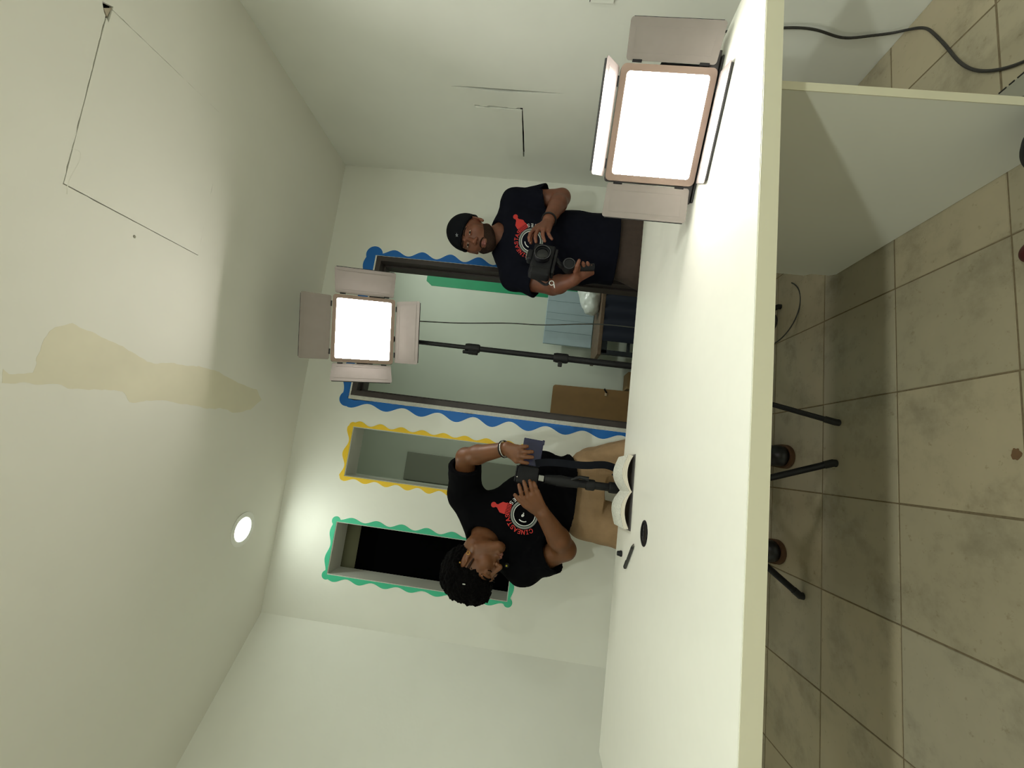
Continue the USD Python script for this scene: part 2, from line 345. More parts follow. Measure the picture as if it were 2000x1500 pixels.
# --- painted scalloped borders, thin on the back wall
def scallop(x0, z0, x1, z1, sides, lam, amp, base, rc, phase=0.0):
    """Wavy band around an opening. sides: which of 'lrtb' carry it."""
    ps = []
    def strip(a, b, nrm, ph):
        a, b = np.asarray(a, float), np.asarray(b, float); L = np.linalg.norm(b - a); d = (b - a) / L
        n = max(2, round(L / lam)); s = np.linspace(0, L, int(n * 16) + 1); lam_ = L / n
        o = base + amp * (0.5 + 0.5 * np.cos(2 * np.pi * (s / lam_ + ph))) * (1 + 0.15 * np.sin(5 * s + 9 * ph))
        up = [tuple(a + d * si + nrm * oi) for si, oi in zip(s, o)]
        ps.append(Polygon(up + [tuple(b - nrm * 0.0005), tuple(a - nrm * 0.0005)]).buffer(0))
    nr = {'l': (-1, 0), 'r': (1, 0), 't': (0, 1), 'b': (0, -1)}
    if 'l' in sides: strip((x0, z0), (x0, z1), np.array(nr['l']), phase)
    if 'r' in sides: strip((x1, z0), (x1, z1), np.array(nr['r']), phase + 0.3)
    if 't' in sides: strip((x0, z1), (x1, z1), np.array(nr['t']), phase + 0.1)
    if 'b' in sides: strip((x0, z0), (x1, z0), np.array(nr['b']), phase + 0.2)
    for sx, x in (('l', x0), ('r', x1)):
        for sz, z in (('b', z0), ('t', z1)):
            if sx in sides and sz in sides: ps.append(Point(x + nr[sx][0] * rc * 0.12, z + nr[sz][1] * rc * 0.12).buffer(rc, 24))
    return unary_union(ps).buffer(0.004).buffer(-0.008).buffer(0.004).difference(sbox(x0, z0, x1, z1))
def border(n, poly, m, label):
    x = usdkit.mesh(stage, path_for(f'trim_{n}', '/World'), wallxz(poly, BY - 0.0016, BY), m); keys(x.GetPrim(), label, None, None, 'structure')
bl = unary_union([scallop(0.186, -0.02, 1.050, 2.176, 'l', 0.205, 0.036, 0.017, 0.03, 0.1), scallop(0.186, -0.02, 1.050, 2.176, 'r', 0.172, 0.034, 0.010, 0.03, 0.35), scallop(0.186, -0.02, 1.050, 2.176, 't', 0.2, 0.030, 0.034, 0.03, 0.2)])
bl = unary_union([bl, Point(0.184, 2.184).buffer(0.042, 24), Point(1.054, 2.184).buffer(0.050, 24)]).difference(sbox(0.186, -1, 1.050, 2.176)).difference(door_hole)
border(1, bl.intersection(sbox(-2, 0.002, 3, 3)), BLUE, 'blue scalloped border painted around the doorway')
border(2, scallop(-0.236, 1.17, 0.036, 2.118, 'lrtb', 0.118, 0.020, 0.009, 0.021), YELLOW, 'yellow scalloped border painted around the narrow opening')
border(3, scallop(-0.744, 1.155, -0.474, 2.112, 'lrtb', 0.142, 0.019, 0.010, 0.023, 0.3), GREEN, 'green scalloped border painted around the black opening')
edge = Polygon(jag((0.186, 0.0), (0.186, 2.176), 0.0025, 60, 5) + jag((0.186, 2.176), (0.215, 2.180), 0.002, 4, 6) + [(0.210, 0.0)]).buffer(0)
border(4, edge, PLASTER, 'raw white plaster strip beside the dark door frame')

# --- the doorway: dark lining frame, open
p = path_for('door_1', '/World'); UsdGeom.Xform.Define(stage, p); ORIGIN[p] = np.zeros(3); keys(stage.GetPrimAtPath(p), 'dark wooden door frame of the open doorway', None, None, 'structure')
fw = 0.03
part(p, 'jamb', rbox((0.208, BY - 0.006, 0.001), (0.208 + fw, OUT_B, 2.165), 0.002), DOORF); part(p, 'door_stop', rbox((0.208 + fw, BY + 0.05, 0.001), (0.208 + fw + 0.012, BY + 0.085, 2.135), 0.002), DOORF)
part(p, 'jamb', rbox((1.046 - fw, BY - 0.006, 0.001), (1.046, OUT_B, 2.165), 0.002), DOORF); part(p, 'door_stop', rbox((1.046 - fw - 0.012, BY + 0.05, 0.001), (1.046 - fw, BY + 0.085, 2.135), 0.002), DOORF)
part(p, 'header', rbox((0.208 + fw, BY - 0.006, 2.165 - fw), (1.046 - fw, OUT_B, 2.165), 0.002), DOORF); part(p, 'door_stop', rbox((0.251, BY + 0.05, 2.165 - fw - 0.012), (1.003, BY + 0.085, 2.165 - fw), 0.002), DOORF)
# reveals of the two openings, as thin plaster linings
for k, (x0, z0, x1, z1) in enumerate(((-0.236, 1.17, 0.036, 2.118), (-0.744, 1.155, -0.474, 2.112))):
    p = path_for(f'window_{k + 1}', '/World'); UsdGeom.Xform.Define(stage, p); ORIGIN[p] = np.zeros(3)
    keys(stage.GetPrimAtPath(p), ('unglazed narrow opening with a yellow border', 'unglazed narrow opening with a green border')[k], None, None, 'structure')
    t = 0.004
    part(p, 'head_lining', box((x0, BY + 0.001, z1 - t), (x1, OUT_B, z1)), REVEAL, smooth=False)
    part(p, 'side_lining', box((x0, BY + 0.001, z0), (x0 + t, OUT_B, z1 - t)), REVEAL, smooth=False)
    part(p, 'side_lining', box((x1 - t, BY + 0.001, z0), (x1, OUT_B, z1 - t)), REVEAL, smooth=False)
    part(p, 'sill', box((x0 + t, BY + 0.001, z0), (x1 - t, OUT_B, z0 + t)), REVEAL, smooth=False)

# --- the room behind the doorway
FARY = 3.95
def setting(name, m, material, label=None):
    g = usdkit.mesh(stage, path_for(name, '/World'), m, material); keys(g.GetPrim(), label, None, None, 'structure')
setting('wall_back_room', box((-1.6, FARY, -0.05), (2.6, FARY + 0.1, 2.95)), BACKW)
setting('wall_back_room_left', box((-0.42, OUT_B + 0.001, -0.05), (-0.36, FARY, 2.95)), BACKW)
setting('wall_back_room_right', box((2.5, OUT_B, -0.05), (2.6, FARY, 2.95)), BACKW)
setting('ceiling_back_room', box((-1.6, OUT_B + 0.001, 2.9), (2.6, FARY + 0.1, 2.98)), CEIL)
setting('floor_back_room', box((-1.6, OUT_B + 0.001, -0.06), (2.6, FARY + 0.1, -0.002)), mat('back_floor', (120, 112, 96), 0.5, vary=0.15, scale=6))
setting('floor_threshold', box((0.24, BY + 0.001, -0.05), (1.014, OUT_B, -0.002)), mat('threshold_stone', (120, 112, 98), 0.5))
setting('wall_back_room_store', box((-1.6, OUT_B + 0.35, -0.05), (-0.42, OUT_B + 0.41, 2.95)), mat('store_wall', (150, 146, 116), 0.85))
g5 = sbox(1.525, 0.0, 1.78, 2.36).difference(Polygon([(1.50, 2.40), (1.50, 2.27), (1.60, 2.40)]))
x = usdkit.mesh(stage, path_for('trim_5', '/World'), wallxz(g5, FARY - 0.0025, FARY), mat('back_green_paint', (38, 150, 104), 0.6, vary=0.06)); keys(x.GetPrim(), 'green band painted on the wall beyond the doorway', None, None, 'structure')

# --- recessed ceiling lamps: the one in view and its fellows over the rest of the room
def downlight(x, y, z, label, strength, name_mat, group=None, col=DOWN_COL):
    t = thing('ceiling_downlight', label, 'downlight', (x, y, z), group)
    m = lathe([(0.056, 0.010), (0.056, -0.001), (0.064, -0.003), (0.080, -0.0015), (0.080, 0.0), (0.0565, 0.0)]); m.apply_translation((x, y, z)); part(t, 'trim_ring', m, mat('lamp_ring', (235, 235, 228), 0.4))
    m = lathe([(0.0, 0.0035), (0.05, 0.0028), (0.0558, 0.004), (0.0558, 0.007), (0.0, 0.007)]); m.apply_translation((x, y, z)); part(t, 'diffuser', m, MATS.get(name_mat) or emit(name_mat, col, strength))
    m = lathe([(0.0, 0.045), (0.054, 0.045), (0.055, 0.010), (0.0, 0.010)]); m.apply_translation((x, y, z)); part(t, 'lamp_can', m, mat('lamp_can', (190, 190, 190), 0.5))
lz = lambda x: CZ + 0.02 * x
downlight(LAMP[0], LAMP[1], lz(LAMP[0]) - 0.0005, 'round white recessed ceiling lamp, lit, above the left of the back wall', DOWN, 'lamp_glow')
for (x_, y_), lab, pw in zip(REAR, ('over the viewer, left of the desk lamp', 'over the viewer, on the side of the right wall', 'behind the viewer, on the left', 'behind the viewer, on the right'), (MID_LEFT, MID_RIGHT, REAR_LEFT, REAR_RIGHT)):
    downlight(x_, y_, lz(x_) - 0.0005, 'recessed ceiling lamp ' + lab, pw, f'lamp_glow_{len(MATS)}', 'ceiling lamps of the near half of the room')
downlight(1.9, 2.8, 2.9 - 0.012, 'recessed ceiling lamp of the room behind the doorway', DOWN_BACK, 'lamp_glow_back')
# ------------------------------------------------------------------ the desk
DT = 0.75
desk = thing('desk', 'long white laminate desk across the room with thick square edge', 'desk', (0.04, 1.26, 0))
top_poly = Polygon([(-1.02, 0.752), (1.125, 0.752), (1.125, 1.760), (-1.02, 1.760)])
GR = np.array([-0.187, 1.372])
def chamfered(poly, z0, z1, c=0.0015):
    a = prism(poly.buffer(-c, join_style=2), z1 - z0); a.vertices[:, 2] += z0
    b = prism(poly, z1 - z0 - 2 * c); b.vertices[:, 2] += z0 + c
    return cat_([a, b])
part(desk, 'desktop', chamfered(top_poly.difference(Point(GR).buffer(0.031, 32)), DT - 0.036, DT), LAM, smooth=False)
part(desk, 'edge_band', box((-1.02, 0.7505, DT - 0.0352), (1.125, 0.7525, DT - 0.0012)), LAMEDGE, smooth=False)
side = Polygon([(0.845, 0.001), (1.66, 0.001), (1.675, 0.02), (1.675, 0.085), (1.695, 0.105), (1.695, DT - 0.037), (0.845, DT - 0.037)])
pm = wallyz(side, 0.862, 0.882); part(desk, 'side_panel', pm, mat('panel_laminate', (226, 226, 216), 0.4, spec=0.4), smooth=False)
part(desk, 'edge_band', box((0.8615, 0.8435, 0.002), (0.8825, 0.8455, DT - 0.038)), LAMEDGE, smooth=False)
pm2 = wallyz(sbox(0.845, 0.001, 1.25, DT - 0.037), -1.006, -0.986); part(desk, 'side_panel', pm2, MATS['panel_laminate'], smooth=False)
m = lathe([(0.0295, -0.036), (0.0295, 0.001), (0.0300, 0.0025), (0.034, 0.003), (0.0385, 0.0015), (0.039, 0.0), (0.0312, 0.0), (0.0305, -0.036)]); m.apply_translation((*GR, DT))
gr = part(desk, 'cable_grommet', m, BLACKP, label='black round cable grommet set in the desktop')
cap = Point(0, 0).buffer(0.0292, 32).difference(sbox(-0.012, 0.014, 0.012, 0.05))
m = prism(cap, 0.004); m.vertices += [*GR, DT - 0.004]; part(gr, 'grommet_cap', m, mat('grommet_cap', (36, 34, 32), 0.35, spec=0.5), smooth=False)
m = tube(spline([(GR[0] - 0.025, GR[1] + 0.003, DT + 0.0005), (GR[0], GR[1] + 0.004, DT + 0.0012), (GR[0] + 0.025, GR[1] + 0.006, DT + 0.0005)], 12), 0.002, 6); part(gr, 'cap_ridge', m, BLACKP)

# ------------------------------------------------------------------ things lying on the desk
BK = np.array([-0.083, 1.640]); ba = math.radians(3)
bk = thing('open_book', 'thick paperback book lying open on the desk, back to the viewer', 'book', (*BK, DT))
Rb = np.array([[math.cos(ba), -math.sin(ba), 0], [math.sin(ba), math.cos(ba), 0], [0, 0, 1]])
def half(sgn, topz):
    """Page block of one half: cross-section rises from the gutter, then falls to the fore edge."""
    xs = np.linspace(0, 1, 26); W = 0.128
    up = topz * (np.sin(np.clip(xs * 3.3, 0, 1.57)) * 0.78 + 0.22 * (1 - (2 * xs - 1) ** 2)) * (1 - 0.42 * np.clip((xs - 0.55) / 0.45, 0, 1) ** 1.5) + 0.010
    lo = 0.003 + 0.0195 * np.clip(np.sin(np.clip(xs * 1.02, 0, 1) * math.pi), 0, 1) ** 0.8 + 0.004 * xs ** 2
    up = np.maximum(up, lo + 0.004)
    pts = [(sgn * W * x, u) for x, u in zip(xs, up)] + [(sgn * W * (x * 0.985), l) for x, l in zip(xs[::-1], lo[::-1])]
    pg = Polygon(pts).buffer(0)
    m = prism(pg, 0.172); v = m.vertices; m.vertices = np.stack([v[:, 0], v[:, 2] - 0.086, v[:, 1]], 1); m.fix_normals()
    return m
def page_mat():
    n = {'g': ('texture_coordinate', {}), 'mp': ('mapping', {'scale': (1, 1, 1)}), 'w': ('wave_texture', {'wave_type': 'bands', 'bands_direction': 'z', 'scale': 130.0, 'distortion': 0.6, 'detail': 2.0}),
         'r': ('rgb_ramp', {'ramp': [(0.2, lin((196, 186, 170))), (0.7, lin((226, 220, 206)))]}), 'p': ('principled_bsdf', {'roughness': 0.8})}
    return usdkit.material(stage, f'{LOOKS}/page_edges', n, [('g.object', 'mp.vector'), ('mp.vector', 'w.vector'), ('w.fac', 'r.fac'), ('r.color', 'p.base_color')], surface='p.BSDF')
PAGE = page_mat(); PRINT = None
def print_mat():
    n = {'g': ('texture_coordinate', {}), 'v': ('noise_texture', {'scale': 170.0, 'detail': 3.0}), 'w': ('wave_texture', {'wave_type': 'bands', 'bands_direction': 'y', 'scale': 75.0}), 'm': ('math', {'math_type': 'multiply'}),
         'r': ('rgb_ramp', {'ramp': [(0.30, lin((226, 226, 214))), (0.52, lin((150, 150, 144)))]}), 'p': ('principled_bsdf', {'roughness': 0.75})}
    return usdkit.material(stage, f'{LOOKS}/printed_page', n, [('g.object', 'v.vector'), ('g.object', 'w.vector'), ('v.fac', 'm.value1'), ('w.fac', 'm.value2'), ('m.value', 'r.fac'), ('r.color', 'p.base_color')], surface='p.BSDF')
PRINT = print_mat()
for sgn, tz in ((-1, 0.027), (1, 0.031)):
    m = placed(half(sgn, tz), Rb, [*BK, DT + 0.001]); pb = part(bk, 'page_block', m, PAGE)
    h0 = half(sgn, tz); fn = h0.face_normals; keepf = (fn[:, 2] > 0.25) & (np.abs(fn[:, 1]) < 0.5)
    leaf = trimesh.Trimesh(h0.vertices, h0.faces[keepf], process=False); leaf.remove_unreferenced_vertices()
    top = leaf.copy(); top.vertices = top.vertices * [1, 0.985, 1] + [0, 0, 0.0006]
    part(pb, 'printed_page', placed(top, Rb, [*BK, DT + 0.001]), PRINT)
cov = prism(Polygon([(-0.132, 0.0), (0.132, 0.0), (0.132, 0.0018), (0.006, 0.0022), (-0.006, 0.0022), (-0.132, 0.0018)]), 0.176); v = cov.vertices
cov.vertices = np.stack([v[:, 0], v[:, 2] - 0.088, v[:, 1]], 1); cov.fix_normals(); part(bk, 'cover', placed(cov, Rb, [*BK, DT + 0.0002]), mat('book_cover', (96, 92, 92), 0.5))

pa, pb_ = np.array([-0.238, 1.470, DT + 0.0052]), np.array([-0.335, 1.566, DT + 0.0052])
pen = thing('pen', 'black ballpoint pen lying on the desk beside the grommet', 'pen', (*((pa + pb_) / 2)[:2], DT))
d = (pb_ - pa) / np.linalg.norm(pb_ - pa)
part(pen, 'barrel', cyl(pa + d * 0.022, pb_, 0.0050), mat('pen_plastic', (44, 44, 42), 0.4))
part(pen, 'grip', cyl(pa + d * 0.010, pa + d * 0.024, 0.0036, 0.0050), mat('pen_grip', (30, 30, 30), 0.6))
part(pen, 'tip', cyl(pa, pa + d * 0.010, 0.0012, 0.0034), mat('pen_tip', (120, 118, 112), 0.3, metal=0.8))
part(pen, 'clip', placed(rbox((-0.0012, -0.019, 0.005), (0.0012, 0.019, 0.0066), 0.0006), frame_of([-d[1], d[0], 0], [0, 0, 1]), pb_ - d * 0.024), mat('pen_plastic', (44, 44, 42)))
cpos = np.array([-0.307, 1.652])
cp = thing('black_stopper', 'small black plastic stopper standing on the desk near its far edge', 'stopper', (*cpos, DT))
m = lathe([(0.0, 0.017), (0.0075, 0.017), (0.0085, 0.015), (0.0108, 0.001), (0.0100, 0.0), (0.0, 0.0)], 20); m.apply_translation((*cpos, DT)); part(cp, 'stopper_body', m, BLACKP)
m = lathe([(0.0111, 0.003), (0.0111, 0.006), (0.0104, 0.006), (0.0104, 0.003)], 20); m.apply_translation((*cpos, DT)); part(cp, 'rim', m, BLACKM)

# ------------------------------------------------------------------ LED panel lamps with barn doors
DOORM = mat('barn_door_metal', (140, 132, 128), 0.38, metal=0.35, vary=0.05, scale=20)
HOUS = mat('lamp_housing', (46, 44, 46), 0.5)
BEZ = mat('lamp_bezel', (150, 128, 116), 0.45)
def rrect(w, h, r): return sbox(-w / 2 + r, -h / 2 + r, w / 2 - r, h / 2 - r).buffer(r, 6)
def led_lamp(t, c, Rw, w, h, glow, flaps):
    """Front faces -y of its frame. flaps: (side, length, fold, flare) of each barn door."""
    def put(mesh): return placed(mesh, Rw, c)
    b = 0.016
    fr = wallxz(rrect(w + 2 * b, h + 2 * b, 0.014).difference(rrect(w, h, 0.009)), -0.004, 0.010)
    hs = part(t, 'housing', put(rbox((-w / 2 - b, 0.010, -h / 2 - b), (w / 2 + b, 0.052, h / 2 + b), 0.008)), HOUS)
    part(t, 'bezel', put(fr), BEZ)
    part(t, 'led_panel', put(wallxz(rrect(w, h, 0.009), 0.004, 0.009)), glow, label='glowing white LED panel')
    for side, ln, fold, flare in flaps:
        hw = (w if side in 'tb' else h) / 2 + b * 0.45
        shape = Polygon([(-hw, 0.0), (hw, 0.0), (hw + flare, ln), (-hw - flare, ln)]).buffer(-0.008).buffer(0.008, 5)
        rim = shape.difference(shape.buffer(-0.007))
        inner = shape.buffer(-0.016); bead = inner.difference(inner.buffer(-0.003))
        sheet = cat_([prism(shape, 0.0014)] + [placed(prism(q, 0.0022), np.eye(3), [0, 0, -0.0004]) for q in (bead,)])
        # the sheet's plane: x along the hinge, y away from the lamp, z forward of it
        a = math.radians(fold)
        out = {'t': (0, 0, 1), 'b': (0, 0, -1), 'l': (-1, 0, 0), 'r': (1, 0, 0)}[side]; out = np.array(out, float)
        fwd = np.array([0, -1.0, 0]); yy = out * math.cos(a) + fwd * math.sin(a); zz = fwd * math.cos(a) - out * math.sin(a); xx = np.cross(yy, zz)
        hinge = out * ((h if side in 'tb' else w) / 2 + b + 0.006) + np.array([0, -0.003, 0])
        M = np.stack([xx, yy, zz], 1)
        d_ = part(t, 'barn_door', put(placed(sheet, M, hinge)), DOORM, smooth=False)
        for q in (-1, 1): part(d_, 'hinge', put(cyl(hinge + xx * (q * hw * 0.75 - 0.012), hinge + xx * (q * hw * 0.75 + 0.012), 0.0035, n=10)), BLACKM)
        e0 = hinge + yy * (ln - 0.001); part(d_, 'folded_lip', put(tube([e0 - xx * (hw + flare - 0.008) - zz * 0.002, e0 - zz * 0.002, e0 + xx * (hw + flare - 0.008) - zz * 0.002], 0.0030, 8)), HOUS)
    return hs
def rot_zxy(yaw, pitch, roll):
    y, p_, r = map(math.radians, (yaw, pitch, roll))
    Rz = np.array([[math.cos(y), -math.sin(y), 0], [math.sin(y), math.cos(y), 0], [0, 0, 1]])
    Rx = np.array([[1, 0, 0], [0, math.cos(p_), -math.sin(p_)], [0, math.sin(p_), math.cos(p_)]])
    Ry = np.array([[math.cos(r), 0, math.sin(r)], [0, 1, 0], [-math.sin(r), 0, math.cos(r)]])
    return Rx @ Ry @ Rz if False else Rz @ Rx @ Ry
GLOW_A, GLOW_B = emit('led_glow_desk', LED_COL, LED_A), emit('led_glow_stand', LED_COL, LED_B)
w1 = 0.243; C1 = np.array([0.908, 1.030, 0.8825]); R1 = rot_zxy(-30.4, -1.5, 0)
t = thing('led_panel_lamp', 'lit square LED panel with open barn doors standing on the desk', 'lamp', (C1[0], C1[1], DT))
led_lamp(t, C1, R1, w1, w1 * 0.866, GLOW_A, [('l', 0.092, 12, 0.004), ('r', 0.088, 8, 0.004), ('t', 0.078, 62, 0.004), ('b', 0.080, 89, 0.006)])
RF = rot_zxy(-30.4, 0, 0); foot = lambda a_, b_, r_=0.003: placed(rbox(a_, b_, r_), RF, C1)
fbk = part(t, 'foot_bracket', foot((-0.178, 0.004, -0.1318), (0.170, 0.085, -0.1268), 0.002), HOUS)
for q in (-1, 1):
    part(t, 'side_guard', foot((q * 0.152 - 0.026 + 0.004 * q, 0.012, -0.1265), (q * 0.152 + 0.026 + 0.004 * q, 0.050, -0.098)), mat('guard_grey', (66, 62, 64), 0.45))
    part(t, 'yoke', foot((q * 0.1475 - 0.0025, 0.018, -0.098), (q * 0.1475 + 0.0025, 0.042, 0.02), 0.002), BLACKM)
w2 = 0.275; C2 = np.array([0.474, 1.872, 1.960]); R2 = rot_zxy(-8.1, 23.4, -4.5)
t = thing('led_panel_lamp', 'lit square LED panel with four barn doors tilted down on a tall light stand', 'lamp', (C2[0], C2[1], C2[2] - 0.2))
led_lamp(t, C2, R2, w2, w2 * 0.876, GLOW_B, [('l', 0.095, 32, 0.006), ('r', 0.120, 28, 0.004), ('t', 0.125, 12, 0.002), ('b', 0.118, 30, 0.004)])
# ------------------------------------------------------------------ its stand
SP = np.array([0.478, 2.005])
back = C2 + R2 @ np.array([0, 0.052, 0])
part(t, 'mount_socket', cyl((*SP, 1.8605), (*SP, 1.90), 0.016), BLACKM)
part(t, 'mount_arm', tube(spline([(*SP, 1.895), (SP[0], SP[1] - 0.01, 1.935), back + R2 @ np.array([0, 0.02, 0]), back], 14), 0.011, 10), BLACKM)
st = thing('light_stand', 'tall black telescopic light stand on three legs behind the desk', 'light stand', (*SP, 0))
part(st, 'pole', cyl((*SP, 0.20), (*SP, 1.02), 0.0155), BLACKM); part(st, 'pole', cyl((*SP, 1.02), (*SP, 1.46), 0.0130), BLACKM); part(st, 'pole', cyl((*SP, 1.46), (*SP, 1.86), 0.0105), BLACKM)
def collar(z, r, knob):
    q = part(st, 'collar', lathe_at([(0.0, -0.035), (r, -0.035), (r + 0.003, -0.028), (r + 0.003, 0.02), (r, 0.035), (0.0, 0.035)], (*SP, z)), BLACKP)
    a = np.array([-0.9, -0.43, 0]); a /= np.linalg.norm(a); o = np.array([*SP, z])
    if knob == 'wing': m = cat_([cyl(o + a * 0.012, o + a * 0.032, 0.006), rbox((-0.012, -0.008, -0.010), (0.012, 0.008, 0.010), 0.004).apply_transform(trimesh.transformations.translation_matrix(o + a * 0.038 + [0, 0, 0.002]))])
    else:
        m = placed(rbox((0.008, -0.012, -0.03), (0.034, 0.012, 0.018), 0.004), frame_of(a, [0, 0, 1]), o); part(q, 'lever', placed(rbox((0.022, -0.008, 0.012), (0.034, 0.008, 0.044), 0.003), frame_of(a, [0, 0, 1]), o), BLACKP)
    part(q, 'knob', m, BLACKP)
def lathe_at(pr, c, n=28): m = lathe(pr, n); m.apply_translation(c); return m
collar(1.035, 0.0205, 'wing'); collar(1.465, 0.0185, 'clamp')
feet = [np.array([0.266, 1.640, 0.012]), np.array([0.866, 2.045, 0.012]), np.array([0.345, 2.24, 0.012])]
part(st, 'collar', lathe_at([(0, -0.03), (0.024, -0.03), (0.026, -0.02), (0.026, 0.03), (0, 0.03)], (*SP, 0.62)), BLACKP)
for fpt in feet:
    h = np.array([*SP, 0.62]); d = np.array([*(fpt[:2] - SP), 0]); d /= np.linalg.norm(d)
    a = h + d * 0.025
    lg = part(st, 'leg', cat_([tube([a, a + (fpt - a) * 0.5, fpt], 0.0105, 10)]), BLACKM)
    part(lg, 'foot_tip', tube([fpt + [0, 0, -0.011], fpt, fpt + (a - fpt) * 0.05], 0.0125, 10), mat('rubber', (20, 20, 20), 0.7))
    part(st, 'brace', tube([np.array([*SP, 0.27]) + d * 0.02, a + (fpt - a) * 0.55], 0.006, 8), BLACKM)
m = tube(spline([at(812, 627, 1.95), at(850, 629, 1.97), at(900, 631, 1.97), at(960, 631, 1.97), at(1010, 632, 1.97), at(1040, 634, 1.97), at(1100, 634, 1.97), at(1160, 633, 1.97), at(1240, 640, 1.96), (0.62, 1.93, 0.4), (0.66, 1.95, 0.06), (0.78, 1.9, 0.006), (0.95, 1.95, 0.006)], 120), 0.0028, 7)
single('hanging_cable', m, mat('grey_cord', (52, 54, 50), 0.5), 'thin dark cable hanging straight down from the lamp on the stand', 'cable')
cb = [(1.598, 1.335, 0.71), at_x(1520, 55, 1.606), at_x(1600, 60, 1.606), at_x(1650, 74, 1.606), at_x(1700, 70, 1.606), at_x(1745, 64, 1.604), at_z(1790, 55, 0.0045), at_z(1822, 64, 0.0042), at_z(1850, 93, 0.0042), at_z(1872, 119, 0.0042), at_z(1905, 137, 0.0042), at_z(1950, 136, 0.0042), at_z(2000, 120, 0.0042), at_z(2040, 100, 0.0042), at_z(2150, 60, 0.0042)]
single('power_cable', tube(spline(cb, 150), 0.0042, 8), mat('black_cable', (46, 44, 42), 0.5), 'black cable running down the right wall and curling over the floor tiles', 'cable')

# ------------------------------------------------------------------ floor at the lower right of the photo
gx = [at_z(1937, 199, 0.0), at_z(2010, 138, 0.0), at_z(2060, 190, 0.0), at_z(1972, 212, 0.0)]
fb = thing('floor_board', 'pale grey flat board with a black taped edge lying beside the desk panel', 'board', (*np.mean(gx, 0)[:2], 0))
m = prism(Polygon([tuple(q[:2]) for q in gx]), 0.006); part(fb, 'board', m, mat('grey_board', (150, 148, 134), 0.6, vary=0.05), smooth=False)
a, b = gx[0] + [0, 0, 0.0062], gx[1] + [0, 0, 0.0062]
for s0, s1 in ((0.02, 0.2), (0.28, 0.48), (0.56, 0.7), (0.78, 0.98)): part(fb, 'tape', tube([a + (b - a) * s0, a + (b - a) * (s0 + s1) / 2, a + (b - a) * s1], 0.0022, 6), mat('black_tape', (34, 33, 30), 0.6))
lp = [at_z(1992, 213, 0.010), at_z(1982, 211, 0.010), at_z(1980, 203, 0.010), at_z(1985, 197, 0.010), at_z(1994, 192, 0.010), at_z(2020, 188, 0.010), at_z(2080, 190, 0.010)]
single('cable_loop', tube(spline(lp, 40), 0.0042, 8), MATS['black_cable'], 'bent end of a dark cable lying on the grey board', 'cable')
b_ = Blob((0.62, 0.62, -0.01), (0.86, 0.98, 0.22), 0.004)
b_.ell((0.765, 0.815, 0.090), (0.082, 0.080, 0.090)).ell((0.755, 0.76, 0.06), (0.085, 0.085, 0.07), k=0.04).wrinkle(0.004, 30, 61).halfspace((0, 0, -1), (0, 0, 0.0012))
single('black_bag', b_.mesh(), mat('black_bag_cloth', (20, 20, 22), 0.85), 'rounded black cloth bag on the floor beside the desk panel, barely in view', 'bag', smooth=True)
ms = at_z(2034, 492, 0.0)
b_ = Blob(ms + [-0.06, -0.16, -0.01], ms + [0.06, 0.06, 0.08], 0.0035)
b_.ell(ms + [0, -0.025, 0.012], (0.034, 0.055, 0.030)).ell(ms + [0, -0.08, 0.02], (0.032, 0.06, 0.038), k=0.03).halfspace((0, 0, -1), (0, 0, 0.001))
single('shoe_tip', b_.mesh(), mat('maroon_leather', (84, 26, 30), 0.45), 'rounded maroon shoe toe at the edge of the floor in view', 'shoe', smooth=True)
sp_ = at_z(1985, 887, 0.0); r_ = np.random.default_rng(3)
pts = [(sp_[0] + (0.011 + r_.uniform(-0.003, 0.003)) * math.cos(a), sp_[1] + (0.009 + r_.uniform(-0.003, 0.003)) * math.sin(a)) for a in np.linspace(0, 2 * np.pi, 18)[:-1]]
m = prism(Polygon(pts).buffer(0.002), 0.0012); single('dried_stain', m, mat('brown_stain', (112, 84, 58), 0.7), 'small brown dried blot on a floor tile', 'stain', smooth=False)

# ------------------------------------------------------------------ what stands in the room behind the doorway
TY = 3.35
def tb(x, y): return at(x, y, TY)
bt = thing('back_table', 'old dark table with a wooden edge and a navy cloth beyond the doorway', 'table', (1.15, 3.6, 0))
zt = 0.70; xl, xr = 0.865, 1.54
m = rbox((xl, TY, zt - 0.03), (xr, FARY - 0.15, zt), 0.003); part(bt, 'table_top', m, mat('old_wood', (104, 84, 66), 0.6, vary=0.3, scale=20, bump=0.2))
part(bt, 'apron', box((xl + 0.02, TY + 0.012, zt - 0.075), (xr - 0.02, TY + 0.03, zt - 0.03)), mat('dark_rail', (30, 36, 42), 0.6), smooth=False)
cl = np.linspace(0.985, 1.525, 40); r2 = 0.006 * np.sin(cl * 60)
poly = Polygon([(x, TY + 0.002 + r) for x, r in zip(cl, r2)] + [(x, TY + 0.006 + r) for x, r in zip(cl[::-1], r2[::-1])]); m = prism(poly, zt - 0.09); m.vertices[:, 2] += 0.06
part(bt, 'cloth', m, mat('navy_cloth', (20, 28, 48), 0.85, sheen=0.2), smooth=60)
for x_, y_ in ((xl + 0.03, TY + 0.03), (xr - 0.03, TY + 0.03), (xl + 0.03, FARY - 0.2), (xr - 0.03, FARY - 0.2)):
    part(bt, 'leg', rbox((x_ - 0.018, y_ - 0.018, 0.0), (x_ + 0.018, y_ + 0.018, zt - 0.03), 0.003), MATS['dark_rail'])
part(bt, 'stretcher', rbox((xl + 0.03, TY + 0.022, 0.24), (xr - 0.03, TY + 0.04, 0.275), 0.003), MATS['dark_rail'])
part(bt, 'stretcher', rbox((xl + 0.03, TY + 0.022, 0.44), (1.0, TY + 0.04, 0.465), 0.003), MATS['dark_rail'])
ib = thing('foam_sheet', 'pale blue-grey rigid foam sheet with scored lines leaning on the far wall', 'sheet', (1.25, 3.8, zt))
